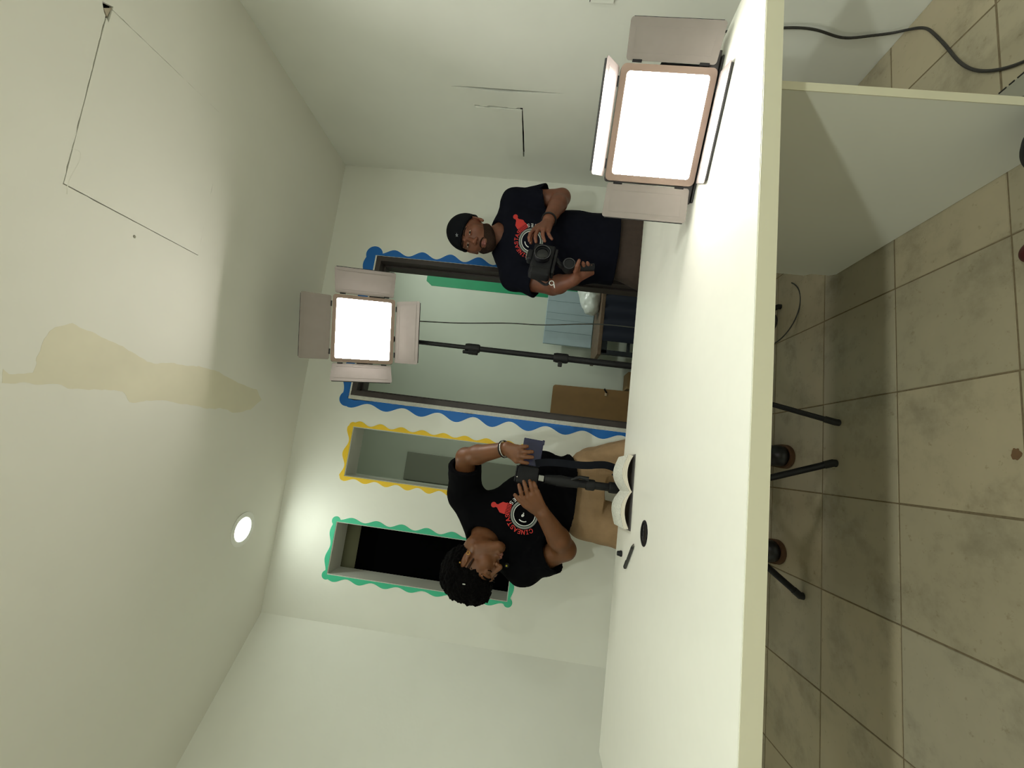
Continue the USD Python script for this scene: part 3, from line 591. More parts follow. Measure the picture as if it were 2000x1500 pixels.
e0, e1 = at(1131, 678, 3.80), at(1064, 673, 3.86); e2, e3 = at(1070, 578, 3.86), at(1131, 577, 3.80)
W_ = 0.50; zb, ztp = zt, 1.145; fx0 = 1.035
m = rbox((fx0, 3.82, zb + 0.001), (fx0 + 0.53, 3.845, ztp), 0.006); part(ib, 'sheet', m, mat('foam_blue', (168, 186, 194), 0.8, vary=0.06, scale=9))
for k, xx in enumerate((0.12, 0.235, 0.30, 0.415)): part(ib, 'scored_line', box((fx0 + xx, 3.8185, zb + 0.01), (fx0 + xx + 0.003, 3.8205, ztp - 0.004)), mat('scored_line', (130, 148, 156), 0.8), smooth=False)
bgp = at(1150, 590, 3.52)
b_ = Blob(bgp + [-0.2, -0.16, -0.14], bgp + [0.24, 0.16, 0.2], 0.006)
zz0 = zt + 0.004
b_.ell((bgp[0] + 0.03, 3.52, zz0 + 0.07), (0.125, 0.11, 0.09)).ell((bgp[0] - 0.055, 3.50, zz0 + 0.05), (0.06, 0.08, 0.055), k=0.03).ell((bgp[0] + 0.09, 3.53, zz0 + 0.13), (0.045, 0.04, 0.06), k=0.04)
b_.wrinkle(0.016, 16, 4).halfspace((0, 0, -1), (0, 0, zt + 0.0015)); single('plastic_bag', b_.mesh(), mat('bag_plastic', (214, 218, 214), 0.3, spec=0.6), 'crumpled white plastic bag sitting on the dark table', 'bag', smooth=True)
single('timber_batten', placed(rbox((-0.012, -0.008, 0.0), (0.012, 0.008, 0.93), 0.002), np.array([[1, 0, 0.0], [0, 1, 0.05], [0, 0, 1]]), [0.838, 3.42, 0.0]), mat('pale_batten', (176, 172, 156), 0.7, vary=0.1), 'thin pale timber batten standing against the end of the dark table', 'batten')
br = thing('brown_board', 'brown hardboard panel with rounded corner leaning beyond the doorway', 'board', (0.45, 3.7, 0))
bx1, bz = 0.672, 1.0
sh = unary_union([sbox(0.16, 0.0, bx1, bz).buffer(-0.025).buffer(0.025, 6)])
m = wallxz(sh, 3.74, 3.752); m.vertices[:, 1] += 0.16 * (m.vertices[:, 2] - 0) / 1.0 * 0.9; m.vertices[:, 2] += 0.003
part(br, 'panel', m, mat('hardboard', (128, 94, 48), 0.5, vary=0.08, scale=12), smooth=False)
hk = np.array([bx1 - 0.012, 3.74 + 0.144 * 0.53 - 0.003, 0.53])
part(br, 'hook', tube(spline([hk + [0.012, 0.0, 0.012], hk + [0.0, -0.012, 0.014], hk + [-0.014, -0.008, 0.0], hk + [-0.022, -0.003, -0.004]], 16), 0.006, 8), BLACKM)
part(br, 'hook_tag', rbox(hk + [-0.05, -0.006, -0.01], hk + [-0.022, -0.001, 0.01], 0.003), mat('pale_tag', (190, 170, 140), 0.6))
cbx = thing('cardboard_box', 'small brown cardboard box on the floor behind the hardboard panel', 'box', (0.76, 3.85, 0))
part(cbx, 'box_body', rbox((0.69, 3.76, 0.0), (0.84, 3.94, 0.36), 0.002), mat('cardboard', (150, 122, 84), 0.8)); part(cbx, 'flap', box((0.69, 3.755, 0.30), (0.84, 3.7595, 0.36)), mat('cardboard', (150, 122, 84)), smooth=False)
bb = thing('black_board', 'large black sheet closing the lower part of the green-bordered opening', 'board', (-0.62, OUT_B + 0.03, 0.3))
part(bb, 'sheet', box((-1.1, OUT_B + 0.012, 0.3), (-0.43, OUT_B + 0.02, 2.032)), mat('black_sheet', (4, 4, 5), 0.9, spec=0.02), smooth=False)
part(bb, 'upper_board', box((-1.1, OUT_B + 0.022, 1.6), (-0.43, OUT_B + 0.034, 2.42)), mat('olive_board', (112, 112, 88), 0.8), smooth=False, label='olive grey board above the black sheet')
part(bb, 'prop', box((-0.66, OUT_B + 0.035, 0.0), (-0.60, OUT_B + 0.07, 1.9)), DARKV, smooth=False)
gb = thing('grey_wall_panel', 'plain grey panel on the far wall seen through the yellow-bordered opening', 'panel', (-0.18, FARY - 0.02, 0.6))
part(gb, 'panel', rbox((-0.352, FARY - 0.03, 0.5), (-0.105, FARY - 0.002, 2.26), 0.003), mat('grey_panel', (150, 152, 140), 0.7)); part(gb, 'seam', box((-0.354, FARY - 0.032, 1.62), (-0.104, FARY - 0.0301, 1.628)), mat('seam_grey', (120, 120, 110), 0.7), smooth=False)
dk = thing('storage_crate', 'dark olive crate on the floor beside the navy cloth', 'crate', (1.9, 3.3, 0))
part(dk, 'crate_body', rbox((1.50, 3.12, 0.0), (1.95, 3.33, 0.585), 0.006), mat('olive_crate', (78, 76, 62), 0.6)); part(dk, 'lid', rbox((1.495, 3.115, 0.585), (1.955, 3.335, 0.605), 0.004), MATS['olive_crate'])
# ------------------------------------------------------------------ people
def unit(v): v = np.asarray(v, float); return v / np.linalg.norm(v)
def head_frame(up, fwd):
    up = unit(up); fwd = np.asarray(fwd, float); fwd = unit(fwd - up * (fwd @ up)); return np.stack([np.cross(up, fwd), fwd, up], 1)   # columns: his left, forward, up
def head_into(b, c, F, s=1.0, grow=0.0, features=True, k=0.010):
    L = lambda x, y, z: c + F @ (np.array([x, y, z]) * s)
    E = lambda p, r, **kw: b.ell(L(*p), np.array(r) * s + grow, F, k=kw.pop('k', k), **kw)
    Cn = lambda p, q, r1, r2=None, **kw: b.cone(L(*p), L(*q), r1 * s + grow, (r2 or r1) * s + grow, k=kw.pop('k', k), **kw)
    E((0, -0.014, 0.028), (0.077, 0.098, 0.088)); E((0, 0.020, -0.028), (0.061, 0.068, 0.084), k=0.02)
    for q in (-1, 1):
        Cn((0.052 * q, 0.002, -0.058), (0.016 * q, 0.068, -0.100), 0.021, 0.020, k=0.02)
        E((0.042 * q, 0.056, -0.020), (0.024, 0.026, 0.026), k=0.02)
    E((0, 0.074, -0.104), (0.022, 0.018, 0.018), k=0.012)
    if not features: return L
    for q in (-1, 1):
        b.ell(L(0.030 * q, 0.097, 0.006), np.array((0.017, 0.013, 0.011)) * s, F, k=0.010, cut=True)      # eye sockets
    for q in (-1, 1):
        Cn((0.012 * q, 0.086, 0.024), (0.046 * q, 0.073, 0.026), 0.009, 0.007, k=0.010)                  # brow ridge
        E((0.030 * q, 0.0775, 0.004), (0.0155, 0.0135, 0.0125), k=0.004)                                 # lids over the eyes
    Cn((0, 0.084, 0.012), (0, 0.108, -0.030), 0.0075, 0.0115, k=0.010)
    for q in (-1, 1): E((0.0125 * q, 0.097, -0.034), (0.0085, 0.011, 0.008), k=0.006)
    for q in (-1, 1): b.ell(L(0.007 * q, 0.103, -0.0415), np.array((0.0038, 0.005, 0.004)) * s, F, k=0.003, cut=True)
    E((0, 0.083, -0.066), (0.026, 0.014, 0.010), k=0.010); E((0, 0.081, -0.078), (0.022, 0.014, 0.009), k=0.008)
    Cn((-0.020, 0.092, -0.0715), (0.020, 0.092, -0.0715), 0.0022, k=0.003, cut=True)                      # mouth line
    for q in (-1, 1):                                                                                      # ears
        Re = F @ frame_of([q * 0.92, -0.4, 0], [0, 0.12, 1])
        b.ell(L(0.080 * q, -0.012, 0.000), np.array((0.009, 0.019, 0.033)) * s, Re, k=0.006)
        b.ell(L(0.089 * q, -0.008, 0.004), np.array((0.006, 0.011, 0.020)) * s, Re, k=0.005, cut=True)
        b.ell(L(0.080 * q, -0.001, -0.027), np.array((0.007, 0.009, 0.010)) * s, Re, k=0.005)
    return L
def finger(b, kn, tip, bulge, r=0.0088):
    kn, tip = np.asarray(kn, float), np.asarray(tip, float); ln = np.linalg.norm(tip - kn); bu = np.asarray(bulge, float)
    p1, p2 = kn + (tip - kn) * 0.46 + bu * 0.9, kn + (tip - kn) * 0.78 + bu * 0.7
    b.cone(kn, p1, r * 1.08, r, k=0.006); b.cone(p1, p2, r, r * 0.93, k=0.003); b.cone(p2, tip, r * 0.93, r * 0.82, k=0.003)
def hand(b, wrist, kns, tips, thumb, bulge, nrm, r=0.0088):
    kns = [np.asarray(q, float) for q in kns]
    for i, q in enumerate(kns):
        st = np.asarray(wrist) + (q - np.mean(kns, 0)) * 0.45
        b.cone(st, q, 0.0155, 0.0118, k=0.012)
    for q, t, in zip(kns, tips): finger(b, q, t, np.asarray(bulge), r * (0.9 if q is kns[-1] else 1.0))
    th = [np.asarray(q, float) for q in thumb]
    b.cone(th[0], th[1], 0.0150, 0.0112, k=0.012); b.cone(th[1], th[2], 0.0110, 0.0098, k=0.004); b.cone(th[2], th[3], 0.0098, 0.0082, k=0.003)
def limb(b, pts, rs, k=0.015):
    for p, q, r0, r1 in zip(pts[:-1], pts[1:], rs[:-1], rs[1:]): b.cone(p, q, r0, r1, k=k)
YAX = np.array([0, 1.0, 0])

def skin(name, rgb, rough=0.48):
    b = np.array(lin(rgb))
    n = {'g': ('geometry', {}), 'n': ('noise_texture', {'scale': 22.0, 'detail': 5.0}), 'r': ('rgb_ramp', {'ramp': [(0.3, tuple(b * [0.86, 0.84, 0.84])), (0.7, tuple(b * [1.1, 1.06, 1.04]))]}),
         'bn': ('noise_texture', {'scale': 420.0, 'detail': 2.0}), 'b': ('bump', {'strength': 0.12, 'distance': 0.001}),
         'p': ('principled_bsdf', {'roughness': rough, 'specular_ior_level': 0.4, 'subsurface_weight': 0.12, 'subsurface_scale': 0.006, 'subsurface_radius': (1.0, 0.35, 0.2)})}
    return usdkit.material(stage, f'{LOOKS}/{name}', n, [('g.position', 'n.vector'), ('g.position', 'bn.vector'), ('n.fac', 'r.fac'), ('r.color', 'p.base_color'), ('bn.fac', 'b.height'), ('b.normal', 'p.normal')], surface='p.BSDF')
SKIN1, SKIN2 = skin('skin_one', (116, 72, 54)), skin('skin_two', (104, 66, 39))
SHIRT = mat('navy_black_cotton', (17, 18, 28), 0.95, vary=0.12, scale=60, bump=0.25, bscale=700, spec=0.08)
SHIRT2 = mat('black_cotton', (9, 9, 12), 0.95, vary=0.12, scale=60, bump=0.25, bscale=700, spec=0.06)
HAIR = mat('black_hair', (8, 7, 7), 0.9, vary=0.3, scale=150, bump=0.8, bscale=380, spec=0.06)
BEARD = mat('dark_beard', (48, 34, 28), 0.85, vary=0.3, scale=300, bump=0.6, bscale=500, spec=0.1)
LIPS1, LIPS2 = mat('lips_one', (128, 76, 70), 0.45), mat('lips_two', (110, 66, 54), 0.45)
EYEW, IRIS = mat('eye_white', (196, 184, 170), 0.25), mat('eye_iris', (26, 16, 11), 0.2)

def face_parts(parent, L, F, s, lips, gaze, brow=HAIR, eyes=True):
    if eyes:
        for q in (-1, 1):
            c = L(0.030 * q, 0.0815, 0.0035); e = trimesh.creation.icosphere(3, 0.0118 * s); e.vertices = e.vertices * [1.12, 1.0, 0.40]; e = placed(e, F, c)
            ep = part(parent, 'eye', e, EYEW, smooth=True)
            i = trimesh.creation.icosphere(3, 0.0062 * s); i.vertices *= [1, 0.55, 0.70]; d = F @ unit(gaze); part(ep, 'iris', placed(i, F, c + d * 0.0098 * s), IRIS, smooth=True)
    for q in (-1, 1):
        m = tube(spline([L(0.012 * q, 0.096, 0.026), L(0.028 * q, 0.0935, 0.0315), L(0.044 * q, 0.082, 0.028), L(0.052 * q, 0.070, 0.022)], 14), np.interp(np.linspace(0, 1, 14), [0, 0.3, 1], [0.0034, 0.0042, 0.0016]), 7)
        part(parent, 'eyebrow', m, brow, smooth=True)
    b = Blob(L(0, 0.085, -0.071) - 0.045, L(0, 0.085, -0.071) + 0.045, 0.0016)
    b.cone(L(-0.019, 0.0865, -0.0695), L(0, 0.0955, -0.0665), 0.0028 * s, 0.0052 * s, k=0.003).cone(L(0.019, 0.0865, -0.0695), L(0, 0.0955, -0.0665), 0.0028 * s, 0.0052 * s, k=0.003)
    b.cone(L(-0.017, 0.0855, -0.0735), L(0, 0.0935, -0.0785), 0.0028 * s, 0.0062 * s, k=0.003).cone(L(0.017, 0.0855, -0.0735), L(0, 0.0935, -0.0785), 0.0028 * s, 0.0062 * s, k=0.003)
    b.cone(L(-0.021, 0.094, -0.0718), L(0.021, 0.094, -0.0718), 0.0012, k=0.002, cut=True)
    part(parent, 'lips', b.mesh(), lips, smooth=True)

def sub_to(m, size):
    v, f = trimesh.remesh.subdivide_to_size(m.vertices, m.faces, size, max_iter=12); return trimesh.Trimesh(v, f, process=False)
def emblem(parent, shirt, C, N, U, R, scale=1.0):
    """Printed crest laid on the cloth: rings, face, comb and lettering, each cast onto the shirt along N."""
    N = unit(EYE - C); U = unit(np.asarray(U) - N * (np.asarray(U) @ N)); Rr = np.cross(U, N)
    ray_ = trimesh.ray.ray_triangle.RayMeshIntersector(shirt) if not trimesh.ray.has_embree else trimesh.ray.ray_pyembree.RayMeshIntersector(shirt)
    def lay(poly_or_mesh, material, name, lift, label=None):
        if isinstance(poly_or_mesh, trimesh.Trimesh): m = poly_or_mesh
        else:
            gs = getattr(poly_or_mesh, 'geoms', [poly_or_mesh]); ms = []
            for g in gs:
                v, f = trimesh.creation.triangulate_polygon(g, engine='earcut'); ms.append(trimesh.Trimesh(np.c_[v, np.zeros(len(v))], f, process=False))
            m = cat_(ms)
        m = sub_to(m, 0.005); v = m.vertices
        o = C + v[:, :1] * Rr + v[:, 1:2] * U + N * 0.35
        loc, idx, _ = ray_.intersects_location(o, np.tile(-N, (len(o), 1)), multiple_hits=False)
        t = np.full(len(o), np.nan); t[idx] = ((o[idx] - loc) @ N)
        t = np.where(np.isnan(t), np.nanmedian(t), t)
        from scipy.ndimage import gaussian_filter1d
        P = o - N * (t - lift)[:, None]
        f = m.faces; nn = np.cross(P[f[:, 1]] - P[f[:, 0]], P[f[:, 2]] - P[f[:, 0]]).sum(0)
        if nn @ N < 0: f = f[:, ::-1]
        part(parent, name, trimesh.Trimesh(P, f, process=False), material, smooth=True, label=label)
    pol = lambda r, a: (r * math.sin(math.radians(a)), r * math.cos(math.radians(a)))
    disc = lambda r: Point(0, 0).buffer(r, 48)
    GREY, RED, WHITE, RGREEN = mat('print_grey', (132, 134, 130), 0.8), mat('print_red', (196, 48, 44), 0.75), mat('print_white', (206, 206, 204), 0.8), mat('print_green', (30, 58, 48), 0.85)
    lay(disc(R).difference(disc(R * 0.87)), GREY, 'printed_ring', 0.0012); lay(disc(R * 0.87).difference(disc(R * 0.81)), RGREEN, 'printed_ring', 0.0012); lay(disc(R * 0.81).difference(disc(R * 0.745)), WHITE, 'printed_ring', 0.0012)
    arc = lambda cx, cy, r, a0, a1, w: LineString([(cx + r * math.cos(math.radians(a)), cy + r * math.sin(math.radians(a))) for a in np.linspace(a0, a1, 16)]).buffer(w)
    sm = LineString([pol(0.5 * R, q) for q in np.linspace(-14, -72, 14)]).buffer(0.04 * R)
    lay(sm, WHITE, 'printed_smile', 0.0012, 'white printed smile'); lay(affinity.scale(Point(0.0, 0.13 * R).buffer(0.09 * R), 1, 1.3), WHITE, 'printed_eye', 0.0012); lay(Point(0.10 * R, 0.0).buffer(0.05 * R), WHITE, 'printed_eye', 0.0012)
    # comb: handle, shoulders and teeth, radial at 48 degrees
    cb = [Point(0, 2.34 * R).buffer(0.20 * R, 16), Polygon([(-0.10 * R, 2.3 * R), (0.10 * R, 2.3 * R), (0.13 * R, 1.95 * R), (-0.13 * R, 1.95 * R)]), Polygon([(-0.14 * R, 1.98 * R), (0.14 * R, 1.98 * R), (0.36 * R, 1.74 * R), (0.37 * R, 1.42 * R), (-0.37 * R, 1.42 * R), (-0.36 * R, 1.74 * R)]).buffer(0.03 * R)]
    cb += [sbox(-0.37 * R + i * 0.106 * R, 1.03 * R, -0.37 * R + i * 0.106 * R + 0.062 * R, 1.45 * R) for i in range(8)]
    lay(affinity.rotate(unary_union(cb), -48, origin=(0, 0)), RED, 'printed_comb', 0.0012, 'red printed comb')
    def glyph(ch, a, r0, h, inward, material):
        g = meshkit.text_mesh(ch, h, depth=0.001, bold=True); keep = g.face_normals[:, 2] > 0.9
        g = trimesh.Trimesh(g.vertices * [1, 1, 0], g.faces[keep], process=False); g.remove_unreferenced_vertices()
        w = g.bounds[0][0] + g.bounds[1][0]; g.vertices[:, 0] -= w / 2
        v = g.vertices.copy(); aa = math.radians(a)
        if inward: v[:, 0] *= -1; v[:, 1] = h - v[:, 1]
        x, y = v[:, 0], r0 + v[:, 1]
        g.vertices = np.stack([x * math.cos(aa) + y * math.sin(aa), -x * math.sin(aa) + y * math.cos(aa), 0 * x], 1)
        lay(g, material, 'printed_letter', 0.0012, f'printed letter {ch}')
    for ch, a in zip('CINEASTAS', np.linspace(-82, 27, 9)): glyph(ch, a, R * 1.07, R * 0.30, False, RED)
    for ch, a in zip('SEN', (72, 86, 101)): glyph(ch, a, R * 1.10, R * 0.27, True, WHITE)

def shoe(parent, toe, heel, m_up, m_sole, w=0.05, name='shoe'):
    toe, heel = np.array([*toe, 0.0]), np.array([*heel, 0.0]); d = unit(toe - heel); ln = np.linalg.norm(toe - heel); sd = np.array([-d[1], d[0], 0])
    F = np.stack([sd, d, [0, 0, 1.0]], 1); Z = np.array([0, 0, 1.0])
    b = Blob(np.minimum(toe, heel) - [0.09, 0.09, 0.005], np.maximum(toe, heel) + [0.09, 0.09, 0.17], 0.0035)
    b.ell(toe - d * 0.065 + Z * 0.030, (w, 0.066, 0.040), F, k=0.02).ell(heel + d * 0.055 + Z * 0.045, (w * 0.82, 0.060, 0.058), F, k=0.03).cone(toe - d * 0.1 + Z * 0.05, heel + d * 0.07 + Z * 0.085, 0.036, 0.040, k=0.03).cone(heel + d * 0.065 + Z * 0.08, heel + d * 0.06 + Z * 0.13, 0.042, 0.044, k=0.02)
    b.halfspace((0, 0, -1), (0, 0, 0.012)); p = part(parent, name, b.mesh(), m_up, smooth=True)
    c = [toe - d * 0.06, heel + d * 0.05]
    pl = unary_union([affinity.rotate(affinity.scale(Point(0, 0).buffer(1, 24), w * 1.12, 0.072), 0).buffer(0), affinity.translate(affinity.scale(Point(0, 0).buffer(1, 24), w * 0.94, 0.066), 0, -(ln - 0.11))]).convex_hull
    s_ = prism(pl, 0.016); s_ = placed(s_, F, c[0] + [0, 0, 0.0008]); part(p, 'sole', s_, m_sole, smooth=40)
    return p

# ============ the person with the cap, right of the doorway
P1 = lambda x, y, Y=2.06: at(x, y, Y)
o1 = np.array([1.05, 2.08, 0.0])
per1 = thing('person', 'person in black cap and dark printed T-shirt holding a camera before the doorway', 'person', o1)
hc = P1(926, 460, 2.03); F1 = head_frame((0.15, -0.05, 1.0), (-0.66, -0.74, -0.10)); S1 = 1.04
shL, shR = P1(1006, 396, 2.07), P1(1006, 540, 2.07); elL, wrL = P1(1097, 386, 2.00), P1(1071, 431, 1.86); elR, wrR = P1(1080, 559, 1.99), P1(1121, 546, 1.86)
pel = P1(1222, 488, 2.09); nb = P1(978, 463, 2.07)
b = Blob((0.62, 1.70, -0.01), (1.60, 2.36, 1.80), 0.0035)
Lh = head_into(b, hc, F1, S1)
b.cone(nb, Lh(0, -0.02, -0.06), 0.058, 0.053, k=0.02)
b.cone(P1(1035, 468, 2.08), pel, 0.135, 0.135, k=0.03, flat=(YAX, 0.68)); b.cone(shL, nb, 0.045, 0.05, k=0.03); b.cone(shR, nb, 0.045, 0.05, k=0.03); b.cone(shL, shR, 0.05, 0.05, k=0.03)
limb(b, [shL, shL * 0.5 + elL * 0.5, elL], [0.053, 0.051, 0.043]); limb(b, [elL, elL * 0.7 + wrL * 0.3, wrL], [0.043, 0.044, 0.029])
limb(b, [shR, shR * 0.5 + elR * 0.5, elR], [0.053, 0.051, 0.043]); limb(b, [elR, elR * 0.7 + wrR * 0.3, wrR], [0.043, 0.044, 0.029])
kL = [P1(1043, 449, 1.815), P1(1052, 447.5, 1.805), P1(1061.5, 448, 1.805), P1(1071, 451, 1.815)]
tL = [P1(1034, 470, 1.795), P1(1047, 472.5, 1.785), P1(1064, 471, 1.785), P1(1078, 467, 1.795)]
hand(b, P1(1068, 437, 1.845), kL, tL, [P1(1050, 445, 1.835), P1(1040, 455, 1.84), P1(1036, 465, 1.845), P1(1037, 474, 1.845)], (0, -0.008, 0.008), YAX)
kR = [P1(1131, 532, 1.835), P1(1140, 530, 1.835), P1(1149, 530, 1.84), P1(1156, 533, 1.85)]
hand(b, P1(1124, 544, 1.855), kR, [P1(1129, 519, 1.80), P1(1138, 513, 1.795), P1(1147, 513, 1.80), P1(1154, 518, 1.81)], [P1(1127, 540, 1.84), P1(1124, 530, 1.81), P1(1127, 520, 1.785), P1(1131, 509, 1.775)], (0, -0.014, 0), YAX)
hipL, hipR = pel + [0.095, 0, -0.02], pel + [-0.095, 0, -0.02]; knL, knR = np.array([1.20, 2.11, 0.46]), np.array([0.915, 2.15, 0.46]); anL, anR = np.array([1.21, 2.20, 0.07]), np.array([0.832, 2.27, 0.07])
for h_, k_, a_ in ((hipL, knL, anL), (hipR, knR, anR)): limb(b, [h_, k_, a_], [0.08, 0.052, 0.036]); b.cone(a_, a_ + [0, -0.1, -0.03], 0.034, 0.028, k=0.02)
bm = b.mesh(); body1 = part(per1, 'body', bm, SKIN1, smooth=True)
face_parts(body1, Lh, F1, S1, LIPS1, (0.22, 0.95, -0.08), brow=BEARD)
# beard
b = Blob(hc - 0.16, hc + 0.16, 0.003); head_into(b, hc, F1, S1, grow=0.0034, features=False); b.ell(Lh(0, 0.083, -0.066), (0.027, 0.0165, 0.016), F1, k=0.01)
b.halfspace(F1 @ np.array([0, 0.45, 1.0]), Lh(0, 0.0, -0.030)).halfspace(F1 @ np.array([0, -1.0, 0.0]), Lh(0, 0.012, 0)).ell(Lh(0, 0.10, -0.072), np.array((0.0255, 0.026, 0.0125)), F1, k=0.004, cut=True)
part(body1, 'beard', b.mesh(), BEARD, smooth=True)
m = tube(spline([Lh(-0.024, 0.086, -0.066), Lh(-0.011, 0.0965, -0.0575), Lh(0, 0.0985, -0.0565), Lh(0.011, 0.0965, -0.0575), Lh(0.024, 0.086, -0.066)], 20), 0.0032, 7); part(body1, 'moustache', m, BEARD, smooth=True)
# cap
b = Blob(hc - 0.17, hc + 0.17, 0.003); b.ell(Lh(0, -0.014, 0.034), np.array((0.0865, 0.108, 0.096)) * S1, F1).ell(Lh(0, -0.02, 0.055), np.array((0.080, 0.096, 0.086)) * S1, F1, k=0.03)
b.halfspace(F1 @ np.array([0, 0.16, -1.0]), Lh(0, 0.07, 0.034)); b.ell(Lh(0, -0.014, 0.024), np.array((0.0785, 0.099, 0.090)) * S1, F1, k=0.002, cut=True)
CAPM = mat('black_cap_cloth', (20, 21, 26), 0.9, vary=0.1, scale=80, bump=0.3, bscale=600, spec=0.1)
cap1 = part(per1, 'cap', b.mesh(), CAPM, smooth=True)
bn = [Lh(0.0875 * math.cos(a), -0.014 + 0.109 * math.sin(a), 0.034 - 0.16 * (0.07 - (-0.014 + 0.109 * math.sin(a))) + 0.005) for a in np.linspace(0, 2 * np.pi, 49)]
part(cap1, 'cap_band', tube(bn, 0.0045, 7), CAPM, smooth=True)
star = Polygon([((0.011 if i % 2 == 0 else 0.0045) * math.sin(i * math.pi / 5), (0.011 if i % 2 == 0 else 0.0045) * math.cos(i * math.pi / 5)) for i in range(10)])
part(cap1, 'cap_badge', placed(prism(star, 0.002), frame_of(F1[:, 0], F1 @ np.array([0.05, 0.9, 0.42])), Lh(0.005, 0.093, 0.062)), mat('badge_grey', (120, 124, 130), 0.5), smooth=False)
part(body1, 'earring', trimesh.creation.icosphere(2, 0.0032).apply_transform(trimesh.transformations.translation_matrix(Lh(0.086, 0.000, -0.030))), mat('silver', (190, 190, 186), 0.25, metal=0.9), smooth=True)
# shirt
b = Blob((0.62, 1.80, 0.70), (1.62, 2.33, 1.62), 0.005)
hemz = P1(1203, 486, 2.07)[2]
b.cone(P1(1030, 470, 2.08), P1(1110, 482, 2.08), 0.180, 0.182, k=0.04, flat=(YAX, 0.66)); b.cone(P1(1110, 484, 2.08), P1(1215, 487, 2.085), 0.182, 0.200, k=0.04, flat=(YAX, 0.66))
b.cone(shL, nb + [0.02, 0, -0.005], 0.062, 0.066, k=0.03); b.cone(shR, nb + [-0.02, 0, -0.005], 0.062, 0.066, k=0.03); b.cone(shL, shR, 0.066, 0.066, k=0.03)
for sh, el, tq in ((shL, elL, 0.70), (shR, elR, 0.60)):
    e = sh + (el - sh) * tq; d = unit(el - sh); b.cone(sh, e + d * 0.08, 0.067, 0.084, k=0.03, clip=[(d, e)])
    b.cone(e - d * 0.015, e + d * 0.05, 0.064, 0.070, k=0.004, cut=True)
dn = unit(Lh(0, -0.02, -0.06) - nb); b.cone(nb + dn * 0.012 + [0, -0.01, 0], nb + dn * 0.16 + [0, -0.02, 0], 0.068, 0.10, k=0.012, cut=True)
b.wrinkle(0.0075, 9, 11, (1, 1, 0.55)).wrinkle(0.003, 26, 12, (1, 1, 0.4)).halfspace((0, 0, -1), (0, 0, hemz))
sm1 = b.mesh(); sh1 = part(per1, 't_shirt', sm1, SHIRT, smooth=True)
emblem(sh1, sm1, P1(1037, 471, 1.95), (-0.02, -1, 0.0), (0.05, 0, 1), 0.0605)
# trousers, shoes, wrist band
b = Blob((0.68, 1.9, 0.03), (1.40, 2.40, 1.0), 0.006)
b.cone(pel + [0, 0, 0.04], pel + [0, 0, -0.06], 0.165, 0.170, k=0.04, flat=(YAX, 0.68), clip=[((0, 0, 1), (0, 0, hemz + 0.05))])
for h_, k_, a_ in ((hipL, knL, anL), (hipR, knR, anR)): limb(b, [h_ + [0, 0, -0.05], k_, a_ + [0, 0, 0.03]], [0.098, 0.075, 0.062], 0.03)
b.wrinkle(0.008, 8, 21); part(per1, 'trousers', b.mesh(), mat('brown_trousers', (66, 52, 46), 0.85, vary=0.12, scale=40, bump=0.2, bscale=300), smooth=True)
SHOE1, SOLE1 = mat('red_brown_shoe', (82, 40, 38), 0.6), mat('dark_sole', (50, 46, 42), 0.7)
shoe(per1, (0.800, 2.080), (0.838, 2.32), SHOE1, SOLE1, 0.044); shoe(per1, (1.235, 2.04), (1.215, 2.285), SHOE1, SOLE1, 0.044)
d = unit(wrL - elL); part(per1, 'wrist_band', tube([wrL - d * 0.012 + 0.0335 * (math.cos(a) * unit(np.cross(d, [0, 0, 1])) + math.sin(a) * np.cross(d, unit(np.cross(d, [0, 0, 1])))) for a in np.linspace(0, 2 * np.pi, 33)], 0.0042, 7), BLACKP, smooth=True)

# the camera rig in that person's hands
RUB = mat('camera_rubber', (22, 22, 25), 0.65, bump=0.3, bscale=900, spec=0.25); CAMB = mat('camera_body', (20, 20, 25), 0.5, spec=0.3); GLASS = mat('lens_glass', (8, 9, 14), 0.06, spec=0.5)
CY = 1.81
cc = P1(1058, 507, CY); crig = thing('camera', 'black camera with round lens on a handle, in the hands of the capped person', 'camera', cc + [0, 0, -0.12])
Fc = frame_of([1, 0.12, -0.10], [0.10, 0, 1])          # columns right, back, up of the camera as seen from the front
pc = lambda m: placed(m, Fc, cc)
part(crig, 'camera_body', pc(rbox((-0.088, -0.018, -0.052), (0.072, 0.035, 0.046), 0.010)), CAMB)
part(crig, 'grip', pc(rbox((-0.095, -0.036, -0.052), (-0.052, 0.03, 0.040), 0.014)), RUB)
part(crig, 'viewfinder_hump', pc(rbox((-0.020, -0.02, 0.040), (0.034, 0.03, 0.068), 0.010)), CAMB)
lz_ = lambda pr: placed(lathe(pr), np.array([[1, 0, 0], [0, 0, -1], [0, 1, 0.0]]), [0.008, -0.018, 0.0])
ln1 = part(crig, 'lens', pc(lz_([(0, 0), (0.037, 0), (0.037, 0.012), (0.0385, 0.014), (0.0385, 0.024), (0.0365, 0.030), (0.033, 0.030), (0.0315, 0.020), (0, 0.016)])), CAMB)
part(ln1, 'front_element', pc(lz_([(0, 0.0225), (0.018, 0.0215), (0.0305, 0.0185), (0.0305, 0.017), (0, 0.0165)])), GLASS, smooth=True)
part(ln1, 'lens_ring', pc(lz_([(0.0332, 0.0295), (0.0355, 0.0308), (0.0362, 0.0302), (0.0340, 0.0290)])), mat('lens_ring', (80, 80, 84), 0.4), smooth=True)
part(crig, 'base_plate', pc(rbox((-0.070, -0.02, -0.066), (0.055, 0.03, -0.0525), 0.004)), BLACKM)
mo = P1(1111, 519, CY) ; Fm = frame_of([1, 0.05, -0.1], [0.1, 0, 1])
